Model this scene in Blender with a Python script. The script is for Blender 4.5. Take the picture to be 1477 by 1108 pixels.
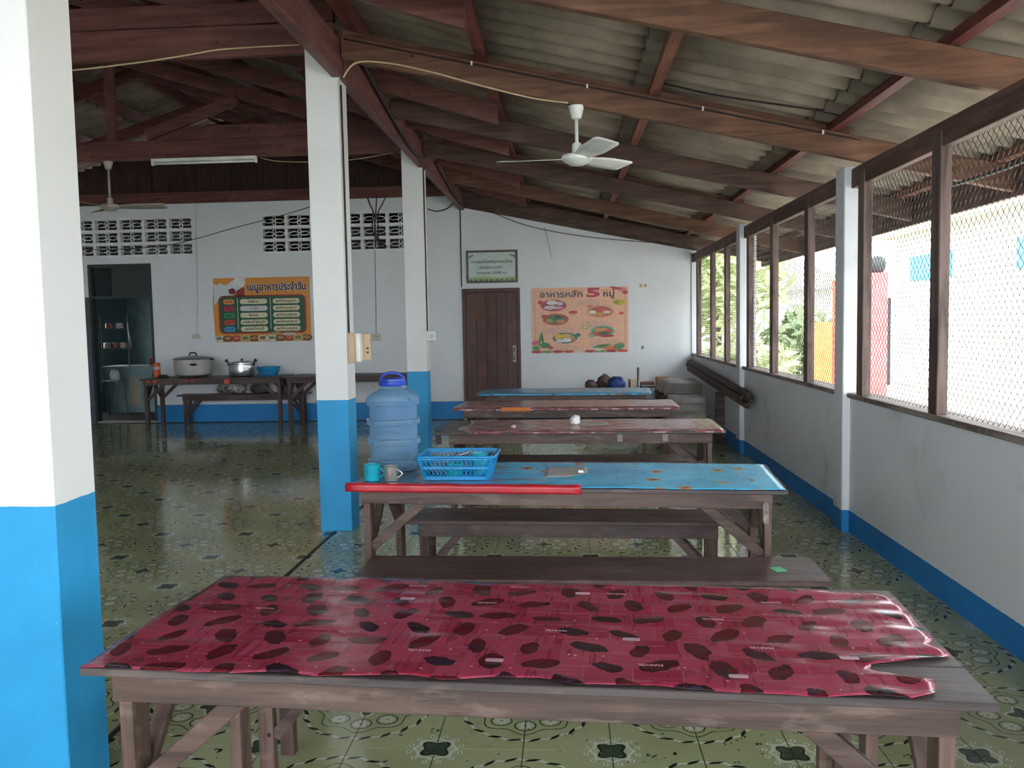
import bpy, bmesh, math, random
from mathutils import Vector, Matrix, noise
random.seed(7)
PI = math.pi
for o in list(bpy.data.objects): bpy.data.objects.remove(o)
SC = bpy.context.scene
COL = SC.collection

# ------------------------------------------------------------------ camera, sky, exposure
FPX = 1237.2
CAM_F = Vector((-0.063292, 0.995407, -0.071822))
CAM_R = Vector((0.997898, 0.062117, -0.018487))
CAM_U = Vector((0.013940, 0.072841, 0.997246))
cam = bpy.data.cameras.new('camera')
cam.sensor_fit = 'HORIZONTAL'; cam.sensor_width = 36.0
cam.lens = FPX * 36.0 / 1477.0
cam.clip_start = 0.05; cam.clip_end = 200
camo = bpy.data.objects.new('camera', cam); COL.objects.link(camo)
m = Matrix.Identity(4)
for i in range(3):
    m[i][0] = CAM_R[i]; m[i][1] = CAM_U[i]; m[i][2] = -CAM_F[i]
m[2][3] = 1.5
camo.matrix_world = m
SC.camera = camo

w = bpy.data.worlds.new('overcast_sky'); SC.world = w; w.use_nodes = True
bg = w.node_tree.nodes['Background']
bg.inputs[0].default_value = (0.90, 0.955, 1.0, 1)
bg.inputs[1].default_value = 6.2

SC.view_settings.view_transform = 'Standard'
SC.view_settings.look = 'None'
SC.view_settings.exposure = 0.52
SC.view_settings.gamma = 1.0
SC.view_settings.use_curve_mapping = False
SC.cycles.use_denoising = True
SC.cycles.max_bounces = 8
SC.cycles.diffuse_bounces = 5
SC.cycles.transparent_max_bounces = 12

# ------------------------------------------------------------------ material helpers
def lin(r, g, b):
    f = lambda c: (c / 255 / 12.92) if c / 255 <= 0.04045 else ((c / 255 + 0.055) / 1.055) ** 2.4
    return (f(r), f(g), f(b), 1)

class X:
    """tiny expression helper over shader math nodes"""
    def __init__(s, nt, v): s.nt = nt; s.v = v
    def _m(s, op, *a):
        n = s.nt.nodes.new('ShaderNodeMath'); n.operation = op
        for i, q in enumerate((s,) + a):
            q = q.v if isinstance(q, X) else q
            if isinstance(q, (int, float)): n.inputs[i].default_value = q
            else: s.nt.links.new(q, n.inputs[i])
        return X(s.nt, n.outputs[0])
    def __add__(s, o): return s._m('ADD', o)
    def __radd__(s, o): return s._m('ADD', o)
    def __sub__(s, o): return s._m('SUBTRACT', o)
    def __rsub__(s, o): return X(s.nt, o)._m('SUBTRACT', s)
    def __mul__(s, o): return s._m('MULTIPLY', o)
    def __rmul__(s, o): return s._m('MULTIPLY', o)
    def __truediv__(s, o): return s._m('DIVIDE', o)
    def lt(s, o): return s._m('LESS_THAN', o)
    def gt(s, o): return s._m('GREATER_THAN', o)
    def abs(s): return s._m('ABSOLUTE')
    def min(s, o): return s._m('MINIMUM', o)
    def max(s, o): return s._m('MAXIMUM', o)
    def mod(s, o): return s._m('FLOORED_MODULO', o)
    def sin(s): return s._m('SINE')
    def cos(s): return s._m('COSINE')
    def sqrt(s): return s._m('SQRT')
    def atan2(s, o): return s._m('ARCTAN2', o)
    def ramp(s, a, b):
        n = s.nt.nodes.new('ShaderNodeMapRange'); n.interpolation_type = 'SMOOTHSTEP'
        s.nt.links.new(s.v, n.inputs[0]); n.inputs[1].default_value = a; n.inputs[2].default_value = b
        return X(s.nt, n.outputs[0])

class Mat:
    def __init__(s, name, rough=0.6, spec=0.5, metal=0.0):
        s.m = bpy.data.materials.new(name); s.m.use_nodes = True
        s.nt = s.m.node_tree; s.b = s.nt.nodes['Principled BSDF']
        s.b.inputs['Roughness'].default_value = rough
        s.b.inputs['Specular IOR Level'].default_value = spec
        s.b.inputs['Metallic'].default_value = metal
    def x(s, v): return X(s.nt, v)
    def node(s, t): return s.nt.nodes.new(t)
    def pos(s, kind='world', scale=(1, 1, 1), rnd=False):
        if kind == 'world':
            src = s.node('ShaderNodeNewGeometry').outputs['Position']
        else:
            src = s.node('ShaderNodeTexCoord').outputs['Object']
        mp = s.node('ShaderNodeMapping'); mp.inputs['Scale'].default_value = scale
        s.nt.links.new(src, mp.inputs['Vector'])
        if rnd:
            oi = s.node('ShaderNodeObjectInfo')
            vm = s.node('ShaderNodeVectorMath'); vm.operation = 'SCALE'
            cx = s.node('ShaderNodeCombineXYZ')
            for i in range(3): s.nt.links.new(oi.outputs['Random'], cx.inputs[i])
            s.nt.links.new(cx.outputs[0], vm.inputs[0]); vm.inputs['Scale'].default_value = 37.0
            ad = s.node('ShaderNodeVectorMath'); s.nt.links.new(mp.outputs[0], ad.inputs[0]); s.nt.links.new(vm.outputs[0], ad.inputs[1])
            return ad.outputs[0]
        return mp.outputs[0]
    def sep(s, v):
        n = s.node('ShaderNodeSeparateXYZ'); s.nt.links.new(v, n.inputs[0]); return [s.x(o) for o in n.outputs]
    def noise(s, vec, scale, detail=3, dist=0.0, rough=0.55):
        n = s.node('ShaderNodeTexNoise'); s.nt.links.new(vec, n.inputs['Vector'])
        n.inputs['Scale'].default_value = scale; n.inputs['Detail'].default_value = detail
        n.inputs['Distortion'].default_value = dist; n.inputs['Roughness'].default_value = rough
        return s.x(n.outputs[0])
    def voro(s, vec, scale, out='Distance', rand=1.0):
        n = s.node('ShaderNodeTexVoronoi'); s.nt.links.new(vec, n.inputs['Vector'])
        n.inputs['Scale'].default_value = scale; n.inputs['Randomness'].default_value = rand
        return n.outputs[out] if out != 'Distance' else s.x(n.outputs[0])
    def mix(s, f, a, b, mode='MIX'):
        n = s.node('ShaderNodeMix'); n.data_type = 'RGBA'; n.blend_type = mode
        def put(i, v):
            if isinstance(v, X): v = v.v
            if isinstance(v, (int, float)): n.inputs[i].default_value = v
            elif isinstance(v, tuple): n.inputs[i].default_value = v
            else: s.nt.links.new(v, n.inputs[i])
        put(0, f); put(6, a); put(7, b)
        return n.outputs[2]
    def col(s, c):
        if isinstance(c, tuple): s.b.inputs['Base Color'].default_value = c
        else: s.nt.links.new(c, s.b.inputs['Base Color'])
        return s
    def rough(s, e): s.nt.links.new(e.v, s.b.inputs['Roughness']); return s
    def bump(s, e, strength=0.3, dist=0.01):
        n = s.node('ShaderNodeBump'); n.inputs['Strength'].default_value = strength; n.inputs['Distance'].default_value = dist
        s.nt.links.new(e.v, n.inputs['Height']); s.nt.links.new(n.outputs[0], s.b.inputs['Normal']); return s

def plain(name, c, rough=0.6, spec=0.5, metal=0.0, var=0.12, scale=6.0):
    M = Mat(name, rough, spec, metal)
    n = M.noise(M.pos('obj'), scale)
    d = tuple(q * (1 - var) for q in c[:3]) + (1,); l = tuple(min(1, q * (1 + var)) for q in c[:3]) + (1,)
    return M.col(M.mix(n.ramp(0.3, 0.7), d, l)).m

def wood(name, c_dark, c_light, axis=0, rough=0.5, worn=0.0, spec=0.35):
    M = Mat(name, rough, spec)
    sc = [14.0, 14.0, 14.0]; sc[axis] = 1.1
    v = M.pos('obj', tuple(sc), rnd=True)
    g = M.noise(v, 1.6, 5, 0.6)
    f = M.noise(v, 9.0, 4)
    c = M.mix(g.ramp(0.32, 0.68), c_dark, c_light)
    c = M.mix((f.ramp(0.55, 0.75)) * 0.45, c, tuple(q * 0.45 for q in c_dark[:3]) + (1,))
    big = M.noise(M.pos('obj', (1, 1, 1), rnd=True), 3.0, 3)
    c = M.mix(big.ramp(0.5, 0.75) * 0.35, c, tuple(min(1, q * 1.5 + .02) for q in c_light[:3]) + (1,))
    if worn:
        wn = M.noise(M.pos('obj', (3, 9, 9), rnd=True), 2.2, 5)
        c = M.mix(wn.ramp(0.56, 0.66) * worn, c, lin(170, 150, 140))
    kn = M.voro(M.pos('obj', (3.0, 3.0, 3.0), rnd=True), 1.3)
    c = M.mix(kn.lt(0.045), c, tuple(q * 0.25 for q in c_dark[:3]) + (1,))
    M.col(c)
    M.rough(f * 0.25 + (rough - 0.1))
    M.bump(g + f * 0.5, 0.25, 0.004)
    return M.m

def painted(name, band_z, blue, white=lin(226, 229, 231), grime=0.35, edge=0.003):
    """white paint above, blue band below a fixed height"""
    M = Mat(name, 0.55, 0.4)
    p = M.pos('world')
    x, y, z = M.sep(p)
    n = M.noise(p, 2.0, 4)
    nn = M.noise(p, 24.0, 3)
    st = M.noise(M.pos('world', (1.6, 1.6, 1.3)), 1.5, 5)
    wc = M.mix(n.ramp(0.35, 0.75) * 0.5, white, tuple(q * 0.9 for q in white[:3]) + (1,))
    wc = M.mix(st.ramp(0.55, 0.8) * grime, wc, lin(150, 150, 148))
    bc = M.mix(n.ramp(0.3, 0.7), blue, tuple(q * 0.82 for q in blue[:3]) + (1,))
    sp = M.noise(p, 60.0, 2)
    bc = M.mix(sp.ramp(0.74, 0.78) * 0.5, bc, lin(190, 205, 210))
    t = (z + (nn - 0.5) * edge * 2).gt(band_z)
    M.col(M.mix(t, bc, wc))
    M.bump(nn, 0.12, 0.003)
    return M.m

BLUE = lin(42, 154, 212)
M_COL = painted('column_paint', 0.962, BLUE, lin(222, 223, 222), 0.12)
M_WALLB = painted('back_wall_paint', 0.278, lin(34, 132, 200), lin(222, 226, 230), 0.12)
M_WALLR = painted('side_wall_paint', 0.155, lin(38, 130, 200), lin(222, 226, 231), 0.5)
M_WHITE = plain('white_paint', lin(228, 230, 230), 0.5)
M_RAFT = [wood('rafter_orange_brown', lin(84, 58, 45), lin(117, 83, 65), 0, 0.6, 0.0),
          wood('rafter_dark_brown', lin(66, 48, 43), lin(92, 68, 60), 0, 0.6, 0.0)]
M_PURL = wood('purlin_brown', lin(100, 58, 46), lin(140, 92, 74), 1, 0.55)
M_PURLRED = wood('purlin_red_brown', lin(86, 42, 40), lin(116, 62, 56), 1, 0.55)
M_RED = wood('red_painted_beam', lin(88, 52, 50), lin(118, 76, 72), 1, 0.5)
M_REDX = wood('red_painted_tie', lin(84, 50, 46), lin(112, 70, 64), 0, 0.5)
M_REDZ = wood('red_painted_post', lin(84, 50, 46), lin(112, 70, 64), 2, 0.5)
M_DARKZ = wood('dark_gable_boards', lin(46, 30, 28), lin(66, 44, 40), 2, 0.6)
M_POST = wood('window_post_wood', lin(70, 56, 52), lin(116, 96, 90), 2, 0.55)
M_PLATE = wood('window_beam_wood', lin(74, 52, 46), lin(112, 84, 76), 1, 0.55)
M_SILL = wood('worn_sill_wood', lin(96, 86, 80), lin(150, 138, 130), 1, 0.6, 0.6)
M_TAB = wood('table_wood', lin(62, 48, 45), lin(96, 77, 71), 0, 0.42, 0.15)
M_TABY = wood('table_wood_cross', lin(64, 50, 47), lin(98, 80, 75), 1, 0.45, 0.15)
M_TABZ = wood('table_leg_wood', lin(66, 50, 46), lin(106, 84, 76), 2, 0.5, 0.15)
M_TOP = wood('table_top_wood', lin(54, 47, 48), lin(82, 73, 73), 0, 0.36, 0.1)
M_BEN = wood('bench_wood', lin(58, 45, 44), lin(92, 73, 70), 0, 0.36, 0.12)
M_FARW = wood('far_table_wood', lin(58, 46, 46), lin(88, 72, 70), 0, 0.45)
M_FARZ = wood('far_leg_wood', lin(58, 44, 42), lin(86, 68, 64), 2, 0.5)
M_DOOR = wood('door_wood', lin(60, 32, 26), lin(88, 52, 42), 2, 0.4, 0)
M_TIMB = wood('old_timber', lin(54, 44, 40), lin(96, 82, 74), 0, 0.7)
M_BLACK = plain('black_cable', lin(24, 23, 24), 0.5)
M_CREAM = plain('cream_cable', lin(196, 176, 140), 0.5)
M_FAN = plain('fan_white_enamel', lin(226, 228, 224), 0.35)
M_FANOLD = plain('fan_old_enamel', lin(168, 160, 150), 0.45)
M_WIRE = plain('galvanised_wire', lin(60, 57, 55), 0.5, 0.5, 0.2)

def roof_mat():
    M = Mat('fibre_cement', 0.85, 0.2)
    v = M.pos('obj', (1, 1, 1), rnd=True)
    n = M.noise(v, 3.0, 5); f = M.noise(v, 40.0, 3)
    c = M.mix(n.ramp(0.3, 0.72), lin(118, 107, 96), lin(150, 138, 124))
    c = M.mix(f.ramp(0.5, 0.8) * 0.3, c, lin(110, 102, 94))
    return M.col(c).bump(f, 0.2, 0.004).m
M_ROOF = roof_mat()

def tile_mat(S, TX, TY):
    M = Mat('printed_floor_tile', 0.1, 0.5)
    p = M.pos('world'); x, y, z = M.sep(p)
    u = ((x - TX) / S + 1.0).mod(2.0) - 1.0      # distance to the even lattice point: -1..1
    v = ((y - TY) / S + 1.0).mod(2.0) - 1.0
    a = u.abs(); b = v.abs()                     # (0,0) wreath centre, (1,1) rosette centre
    r0 = (a * a + b * b).sqrt()
    th = v.atan2(u)
    a1 = 1.0 - a; b1 = 1.0 - b
    r1 = (a1 * a1 + b1 * b1).sqrt()
    t1 = b1.atan2(a1)
    n = M.noise(p, 1.3, 3); nf = M.noise(p, 30.0, 3)
    base = M.mix(n.ramp(0.3, 0.7), lin(150, 158, 116), lin(168, 174, 134))
    GREEN = lin(60, 76, 58); DARK = lin(38, 44, 36); CREAM = lin(198, 203, 184); GREY = lin(140, 148, 128)
    c = M.mix(nf.ramp(0.5, 0.8) * 0.25, base, lin(120, 134, 92))
    # rosette: four-lobed dark green centre with a pale scalloped border and little flowers round it
    lobe = 0.155 + (t1 * 4.0).cos() * -0.035
    sc = 0.225 + (t1 * 8.0).cos() * 0.018
    c = M.mix((r1 - sc).abs().lt(0.018), c, CREAM)
    c = M.mix(r1.lt(sc - 0.018), c, lin(172, 180, 150))
    c = M.mix(r1.lt(lobe), c, GREEN)
    c = M.mix((r1 - lobe).abs().lt(0.012), c, DARK)
    fr = (r1 - 0.30).abs(); ft = ((t1 * 6.0 / PI).mod(1.0) - 0.5).abs() * 0.16
    fd = (fr * fr + ft * ft).sqrt()
    c = M.mix(fd.lt(0.034), c, CREAM); c = M.mix(fd.lt(0.012), c, GREEN)
    # wreath: star centre, ring of daisies, curls, twisted rope
    star = 0.15 + (th * 4.0).cos() * 0.045
    c = M.mix(r0.lt(star + 0.035), c, CREAM); c = M.mix(r0.lt(star), c, GREEN)
    ph = ((th * 4.0 / PI + 0.5).mod(1.0) - 0.5) * (PI / 4.0)
    dx = r0 * ph.cos() - 0.42; dy = r0 * ph.sin()
    dr = (dx * dx + dy * dy).sqrt(); da = dy.atan2(dx)
    pet = 0.085 + (da * 9.0).cos() * 0.022
    c = M.mix((dr - 0.125).abs().lt(0.008), c, DARK)
    c = M.mix(dr.lt(pet), c, CREAM)
    c = M.mix(((da * 9.0).sin().abs().lt(0.22)) * dr.lt(0.09), c, GREY)
    c = M.mix(dr.lt(0.022), c, GREY)
    curl = ((r0 - 0.60) - (th * 8.0).cos() * 0.045).abs()
    c = M.mix(curl.lt(0.008), c, DARK)
    rope = r0 - 0.78 - (th * 20.0).sin() * 0.012
    c = M.mix(rope.abs().lt(0.017), c, CREAM)
    seg = (th * 20.0 + r0 * 30.0).sin().gt(0.25)
    c = M.mix((rope.abs().lt(0.024)) * seg, c, DARK)
    # small sprigs
    sp = M.voro(M.pos('world', (1, 1, 0)), 9.0)
    sn = M.noise(p, 55.0, 2)
    far = r0.gt(0.83) * r1.gt(0.34)
    c = M.mix((sp.lt(0.17)) * (sn.gt(0.52)) * far, c, DARK)
    sp2 = M.voro(M.pos('world', (1.4, 1.4, 0)), 13.0)
    c = M.mix((sp2.lt(0.12)) * (sn.gt(0.46)), c, lin(96, 108, 76))
    dirt = M.noise(p, 0.8, 4)
    c = M.mix(dirt.ramp(0.5, 0.8) * 0.3, c, lin(96, 98, 84))
    M.col(c)
    M.rough(nf * 0.06 + dirt * 0.10 + 0.02)
    M.bump(M.noise(p, 6.0, 2), 0.05, 0.01)
    return M.m

# ------------------------------------------------------------------ mesh helpers
class B:
    def __init__(s): s.v = []; s.f = []
    def box(s, x0, x1, y0, y1, z0, z1):
        i = len(s.v)
        s.v += [(x, y, z) for z in (z0, z1) for y in (y0, y1) for x in (x0, x1)]
        s.f += [tuple(i + k for k in q) for q in ((0, 2, 3, 1), (4, 5, 7, 6), (0, 1, 5, 4), (2, 6, 7, 3), (0, 4, 6, 2), (1, 3, 7, 5))]
        return s
    def bar(s, p, q, wd, ht, up=(0, 0, 1)):
        p = Vector(p); q = Vector(q); d = (q - p).normalized(); up = Vector(up)
        sd = d.cross(up).normalized(); u2 = sd.cross(d)
        i = len(s.v)
        for e in (p, q):
            for a, b in ((-1, -1), (1, -1), (1, 1), (-1, 1)):
                s.v.append(tuple(e + sd * a * wd / 2 + u2 * b * ht / 2))
        s.f += [tuple(i + k for k in t) for t in ((0, 1, 2, 3), (7, 6, 5, 4), (0, 4, 5, 1), (1, 5, 6, 2), (2, 6, 7, 3), (3, 7, 4, 0))]
        return s
    def tube(s, pts, r, n=6, cap=True, closed=False):
        pts = [Vector(p) for p in pts]; base = len(s.v); k = len(pts)
        prev = None
        for j, p in enumerate(pts):
            if closed: d = pts[(j + 1) % k] - pts[j - 1]
            else: d = pts[min(j + 1, k - 1)] - pts[max(j - 1, 0)]
            d.normalize()
            if prev is None:
                a = Vector((0, 0, 1)) if abs(d.z) < 0.9 else Vector((1, 0, 0))
                nn = d.cross(a).normalized()
            else: nn = (prev - d * prev.dot(d)).normalized()
            prev = nn; bb = d.cross(nn)
            rr = r[j] if isinstance(r, (list, tuple)) else r
            for t in range(n):
                an = 2 * PI * t / n
                s.v.append(tuple(p + (nn * math.cos(an) + bb * math.sin(an)) * rr))
        for j in range(k if closed else k - 1):
            for t in range(n):
                A = base + j * n; C = base + ((j + 1) % k) * n
                s.f.append((A + t, A + (t + 1) % n, C + (t + 1) % n, C + t))
        if cap and not closed:
            s.f.append(tuple(base + t for t in reversed(range(n)))); s.f.append(tuple(base + (k - 1) * n + t for t in range(n)))
        return s
    def lathe(s, prof, n=24, c=(0, 0, 0), cap0=True, cap1=True):
        i = len(s.v)
        for r, z in prof:
            for t in range(n):
                a = 2 * PI * t / n
                s.v.append((c[0] + r * math.cos(a), c[1] + r * math.sin(a), c[2] + z))
        for j in range(len(prof) - 1):
            for t in range(n):
                A = i + j * n
                s.f.append((A + t, A + (t + 1) % n, A + n + (t + 1) % n, A + n + t))
        if cap0: s.f.append(tuple(i + t for t in reversed(range(n))))
        if cap1: s.f.append(tuple(i + (len(prof) - 1) * n + t for t in range(n)))
        return s
    def prism(s, out, z0, z1, axis='z'):
        """extrude a 2-D outline; axis 'y' reads it as (x,z) and extrudes along y"""
        i = len(s.v); k = len(out)
        for h in (z0, z1):
            for a, b in out:
                s.v.append((a, b, h) if axis == 'z' else (a, h, b) if axis == 'y' else (h, a, b))
        s.f.append(tuple(i + t for t in reversed(range(k)))); s.f.append(tuple(i + k + t for t in range(k)))
        for t in range(k): s.f.append((i + t, i + (t + 1) % k, i + k + (t + 1) % k, i + k + t))
        return s
    def grid(s, fn, nu, nv):
        i = len(s.v)
        for a in range(nu + 1):
            for b in range(nv + 1): s.v.append(tuple(fn(a / nu, b / nv)))
        for a in range(nu):
            for b in range(nv):
                q = i + a * (nv + 1) + b
                s.f.append((q, q + nv + 1, q + nv + 2, q + 1))
        return s
    def mesh(s, name, smooth=False):
        me = bpy.data.meshes.new(name); me.from_pydata(s.v, [], s.f)
        bm = bmesh.new(); bm.from_mesh(me); bmesh.ops.recalc_face_normals(bm, faces=bm.faces); bm.to_mesh(me); bm.free()
        if smooth:
            for p in me.polygons: p.use_smooth = True
        return me
    def obj(s, name, mat, parent=None, smooth=False, bevel=0, solid=0, auto=None):
        o = bpy.data.objects.new(name, s.mesh(name, smooth or auto is not None)); COL.objects.link(o)
        o.data.materials.append(mat)
        if parent: o.parent = parent
        if solid:
            md = o.modifiers.new('solid', 'SOLIDIFY'); md.thickness = solid; md.offset = 1
        if bevel:
            md = o.modifiers.new('bevel', 'BEVEL'); md.width = bevel; md.segments = 1; md.limit_method = 'ANGLE'
        if auto is not None:
            bm = bmesh.new(); bm.from_mesh(o.data)
            for e in bm.edges:
                if len(e.link_faces) == 2 and e.calc_face_angle(0) > auto: e.smooth = False
            bm.to_mesh(o.data); bm.free()
        return o

def tag(o, label=None, cat=None, group=None, kind=None):
    if label: o['label'] = label
    if cat: o['category'] = cat
    if group: o['group'] = group
    if kind: o['kind'] = kind
    return o
def thing(name, label, cat, loc=(0, 0, 0), rz=0, group=None):
    o = bpy.data.objects.new(name, None); COL.objects.link(o)
    o.location = loc; o.rotation_euler = (0, 0, rz); o.empty_display_size = 0.1
    return tag(o, label, cat, group)
def struct(name, loc=(0, 0, 0)):
    o = bpy.data.objects.new(name, None); COL.objects.link(o); o.location = loc; o.empty_display_size = 0.1
    o['kind'] = 'structure'; return o
def inst(src, name, parent, loc, rot=(0, 0, 0)):
    o = bpy.data.objects.new(name, src); COL.objects.link(o); o.parent = parent; o.location = loc; o.rotation_euler = rot; return o
def arc(cx, cy, rx, ry, n, a0=0, a1=2 * PI):
    full = abs(a1 - a0 - 2 * PI) < 1e-6
    return [(cx + rx * math.cos(a0 + (a1 - a0) * k / (n if full else n - 1)), cy + ry * math.sin(a0 + (a1 - a0) * k / (n if full else n - 1))) for k in range(n)]
def rrect(x0, x1, y0, y1, r, n=4):
    p = []
    for cx, cy, a in ((x1 - r, y1 - r, 0), (x0 + r, y1 - r, PI / 2), (x0 + r, y0 + r, PI), (x1 - r, y0 + r, 1.5 * PI)):
        p += arc(cx, cy, r, r, n, a, a + PI / 2)
    return p
def smooth_path(pts, k=6):
    pts = [Vector(p) for p in pts]; out = []
    for i in range(len(pts) - 1):
        p0 = pts[max(i - 1, 0)]; p1 = pts[i]; p2 = pts[i + 1]; p3 = pts[min(i + 2, len(pts) - 1)]
        for t in range(k):
            t /= k
            out.append(0.5 * ((2 * p1) + (p2 - p0) * t + (2 * p0 - 5 * p1 + 4 * p2 - p3) * t * t + (3 * p1 - p0 - 3 * p2 + p3) * t ** 3))
    out.append(pts[-1]); return out
def lettering(txt, size, mat, parent, loc, rot=(PI / 2, 0, 0), align='CENTER', bold=0.0, width=None, name='lettering', shear=0):
    cu = bpy.data.curves.new(name, 'FONT'); cu.body = txt; cu.size = size; cu.align_x = align; cu.align_y = 'CENTER'
    cu.resolution_u = 2; cu.offset = bold; cu.shear = shear
    t = bpy.data.objects.new(name + '_tmp', cu); COL.objects.link(t)
    bpy.context.view_layer.update()
    dg = bpy.context.evaluated_depsgraph_get()
    me = bpy.data.meshes.new_from_object(t.evaluated_get(dg)); me.name = name
    wd = t.dimensions.x
    bpy.data.objects.remove(t); bpy.data.curves.remove(cu)
    me.materials.clear(); me.materials.append(mat)
    o = bpy.data.objects.new(name, me); COL.objects.link(o); o.parent = parent; o.location = loc; o.rotation_euler = rot
    if width and wd > 1e-4: o.scale = (width / wd, 1, 1)
    return o

# ------------------------------------------------------------------ main dimensions (metres)
D = 13.339           # face of the back wall
XW = 1.946           # inner face of the right-hand wall
XC = -1.575; WC = 0.232
Y1, Y2, Y3 = 2.508, 6.085, 9.642
ZLO = lambda x: 3.0 - 0.228 * x            # underside of the lean-to rafters
ZHA = lambda x: 3.12 + 0.31 * (-0.53 - x)  # underside of the hall rafters (right slope)
XR = -5.18                                 # ridge
XL = -8.78                                 # far side of the hall
YF = -4.2                                   # front edge of the roof, carried behind the camera to cut front light

# ------------------------------------------------------------------ floor: slab, printed tiles
S, TX, TY = 0.31, -2.65, 5.08
M_TILE = tile_mat(S, TX, TY)
M_GROUT = plain('grout', lin(44, 44, 40), 0.8)
floor = B().box(XL - .1, 2.1, YF - .3, D + 3.7, -0.12, -0.0025).obj('floor', M_GROUT); floor['kind'] = 'structure'
def px(P):
    v = Vector(P) - Vector((0, 0, 1.5)); zc = v.dot(CAM_F)
    if zc < 0.3: return None
    return 738.5 + FPX * v.dot(CAM_R) / zc, 554 - FPX * v.dot(CAM_U) / zc, zc
tile_me = B().box(-S / 2 + .0021, S / 2 - .0021, -S / 2 + .0021, S / 2 - .0021, -0.008, 0).mesh('floor_tile'); tile_me.materials.append(M_TILE)
cells = []
for i in range(-21, 16):
    for j in range(-29, 28):
        cx = TX + (i + .5) * S; cy = TY + (j + .5) * S
        if cx < XL + .1 or cx > XW - .08 or cy > D - .1: continue
        q = px((cx, cy, 0)); area = 0
        if q and 140 < q[0] < 1500 and q[1] < 1150: area = 1 / q[2] ** 3
        cells.append((area, cx, cy))
cells.sort(reverse=True)
for a, cx, cy in cells[:300]:
    inst(tile_me, 'floor_tile', floor, (cx, cy, 0))
far = B()
h = S / 2 - .0021
for a, cx, cy in cells[300:]: far.box(cx - h, cx + h, cy - h, cy + h, -0.008, 0)
for i in range(-21, 16):   # cut tiles along the walls
    cx = TX + (i + .5) * S
    if XL < cx < XW - .1: far.box(cx - h, cx + h, TY + 26 * S + .3 - .0, D - .002, -0.008, -.0004)
far.box(XW - .12, XW - .001, YF, D - .01, -.008, -.0006)
o = far.obj('distant_tiles', M_TILE, floor); o['kind'] = 'stuff'
B().box(-1.712, -1.688, YF, D - .02, 0.0002, 0.0012).obj('joint_strip', plain('black_joint', lin(26, 26, 26), 0.6), floor)

# ------------------------------------------------------------------ walls
def wall_with_holes(name, x0, x1, z0, ztop, y0, y1, holes, mat):
    """wall in the x-z plane made of boxes around rectangular holes; ztop is a function of x"""
    b = B()
    xs = sorted(set([x0, x1] + [h[0] for h in holes] + [h[1] for h in holes] + [x for x in (XC - .03,) if x0 < x < x1]))
    for a, c in zip(xs[:-1], xs[1:]):
        zs = z0
        hs = sorted([h for h in holes if h[0] <= a + 1e-6 and h[1] >= c - 1e-6], key=lambda h: h[2])
        for h in hs:
            if h[2] > zs + 1e-6: b.box(a, c, y0, y1, zs, h[2])
            zs = h[3]
        za = ztop(a + 1e-6); zc = ztop(c - 1e-6)
        b.prism([(a, zs), (c, zs), (c, zc), (a, za)], y0, y1, 'y')
    return b.obj(name, mat)
VL0, VL1, VR0, VR1, VZ0, VZ1 = -7.87, -5.85, -4.75, -2.35, 2.655, 3.255
DK = (-7.60, -6.56, 0.0, 2.54)         # kitchen opening
DD = (-1.60, -0.70, 0.0, 2.03)         # wooden door
ztop = lambda x: 3.46 if x < XC - .03 else 3.40 - 0.216 * (x - XC)
wb = wall_with_holes('wall_back', XL, 2.05, 0, ztop, D, D + .12,
                     [DK, DD, (VL0, VL1, VZ0, VZ1), (VR0, VR1, VZ0, VZ1)], M_WALLB); wb['kind'] = 'structure'
# pierced ventilation blocks
def vent_block(wd, ht):
    b = B(); y0, y1 = 0.0, 0.10; e = 0.024; t = 0.009
    b.box(0, wd, y0, y1, 0, e); b.box(0, wd, y0, y1, ht - e, ht); b.box(0, e, y0, y1, e, ht - e); b.box(wd - e, wd, y0, y1, e, ht - e)
    cx, cz = wd / 2, ht / 2; hx = wd / 2 - e; hz = ht / 2 - e
    def rib(pts):
        for p, q in zip(pts[:-1], pts[1:]): b.bar((p[0], (y0 + y1) / 2, p[1]), (q[0], (y0 + y1) / 2, q[1]), t, y1 - y0 - .02, (0, 1, 0)) if False else b.bar((p[0], .045, p[1]), (q[0], .03, q[1]), .035, t, (p[1] - q[1], 0, q[0] - p[0]))
    for s in (-1, 1):
        for u in (-1, 1):   # two lying leaf shapes
            rib([(cx + s * hx * k / 6, cz + u * math.sin(PI * k / 6) * hz * .42) for k in range(7)])
        for u in (-1, 1):   # two small upright leaf shapes
            rib([(cx + u * math.sin(PI * k / 5) * hx * .14, cz + s * hz * k / 5) for k in range(6)])
    return b.mesh('vent_block')
def vents(x0, x1, n):
    wd = (x1 - x0) / n; me = vent_block(wd, 0.2); me.materials.append(M_WHITE)
    for k in range(n):
        for r in range(3): inst(me, 'vent_block', wb, (x0 + k * wd, D, VZ0 + r * .2))
vents(VL0, VL1, 5); vents(VR0, VR1, 6)
# gable boards and plate above the wall
B().box(XL, XC - .04, D - .05, D + .1, 3.46, 3.63).obj('wall_plate_beam', M_REDX, wb)
k = 0; x = XL
while x < XC - .05:
    wd = 0.135; xm = x + wd / 2
    zt = ZHA(xm) if xm > XR else ZHA(2 * XR - xm)
    B().box(x - .003, min(x + wd + .003, XC - .05), D - .005 + (k % 2) * .012, D + .06, 3.63, max(3.66, zt + .2)).obj('gable_board', M_DARKZ, wb)
    x += wd; k += 1
b = B().prism([(XC, 3.28), (XW + .1, 2.52), (XW + .1, ZLO(XW + .1) + .22), (-.5, ZLO(-.5) + .24), (XC - .06, 3.68), (XC - .06, 3.28)], D - .07, D - .002, 'y')
b.obj('sloping_plate', M_RAFT[1], wb)

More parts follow.
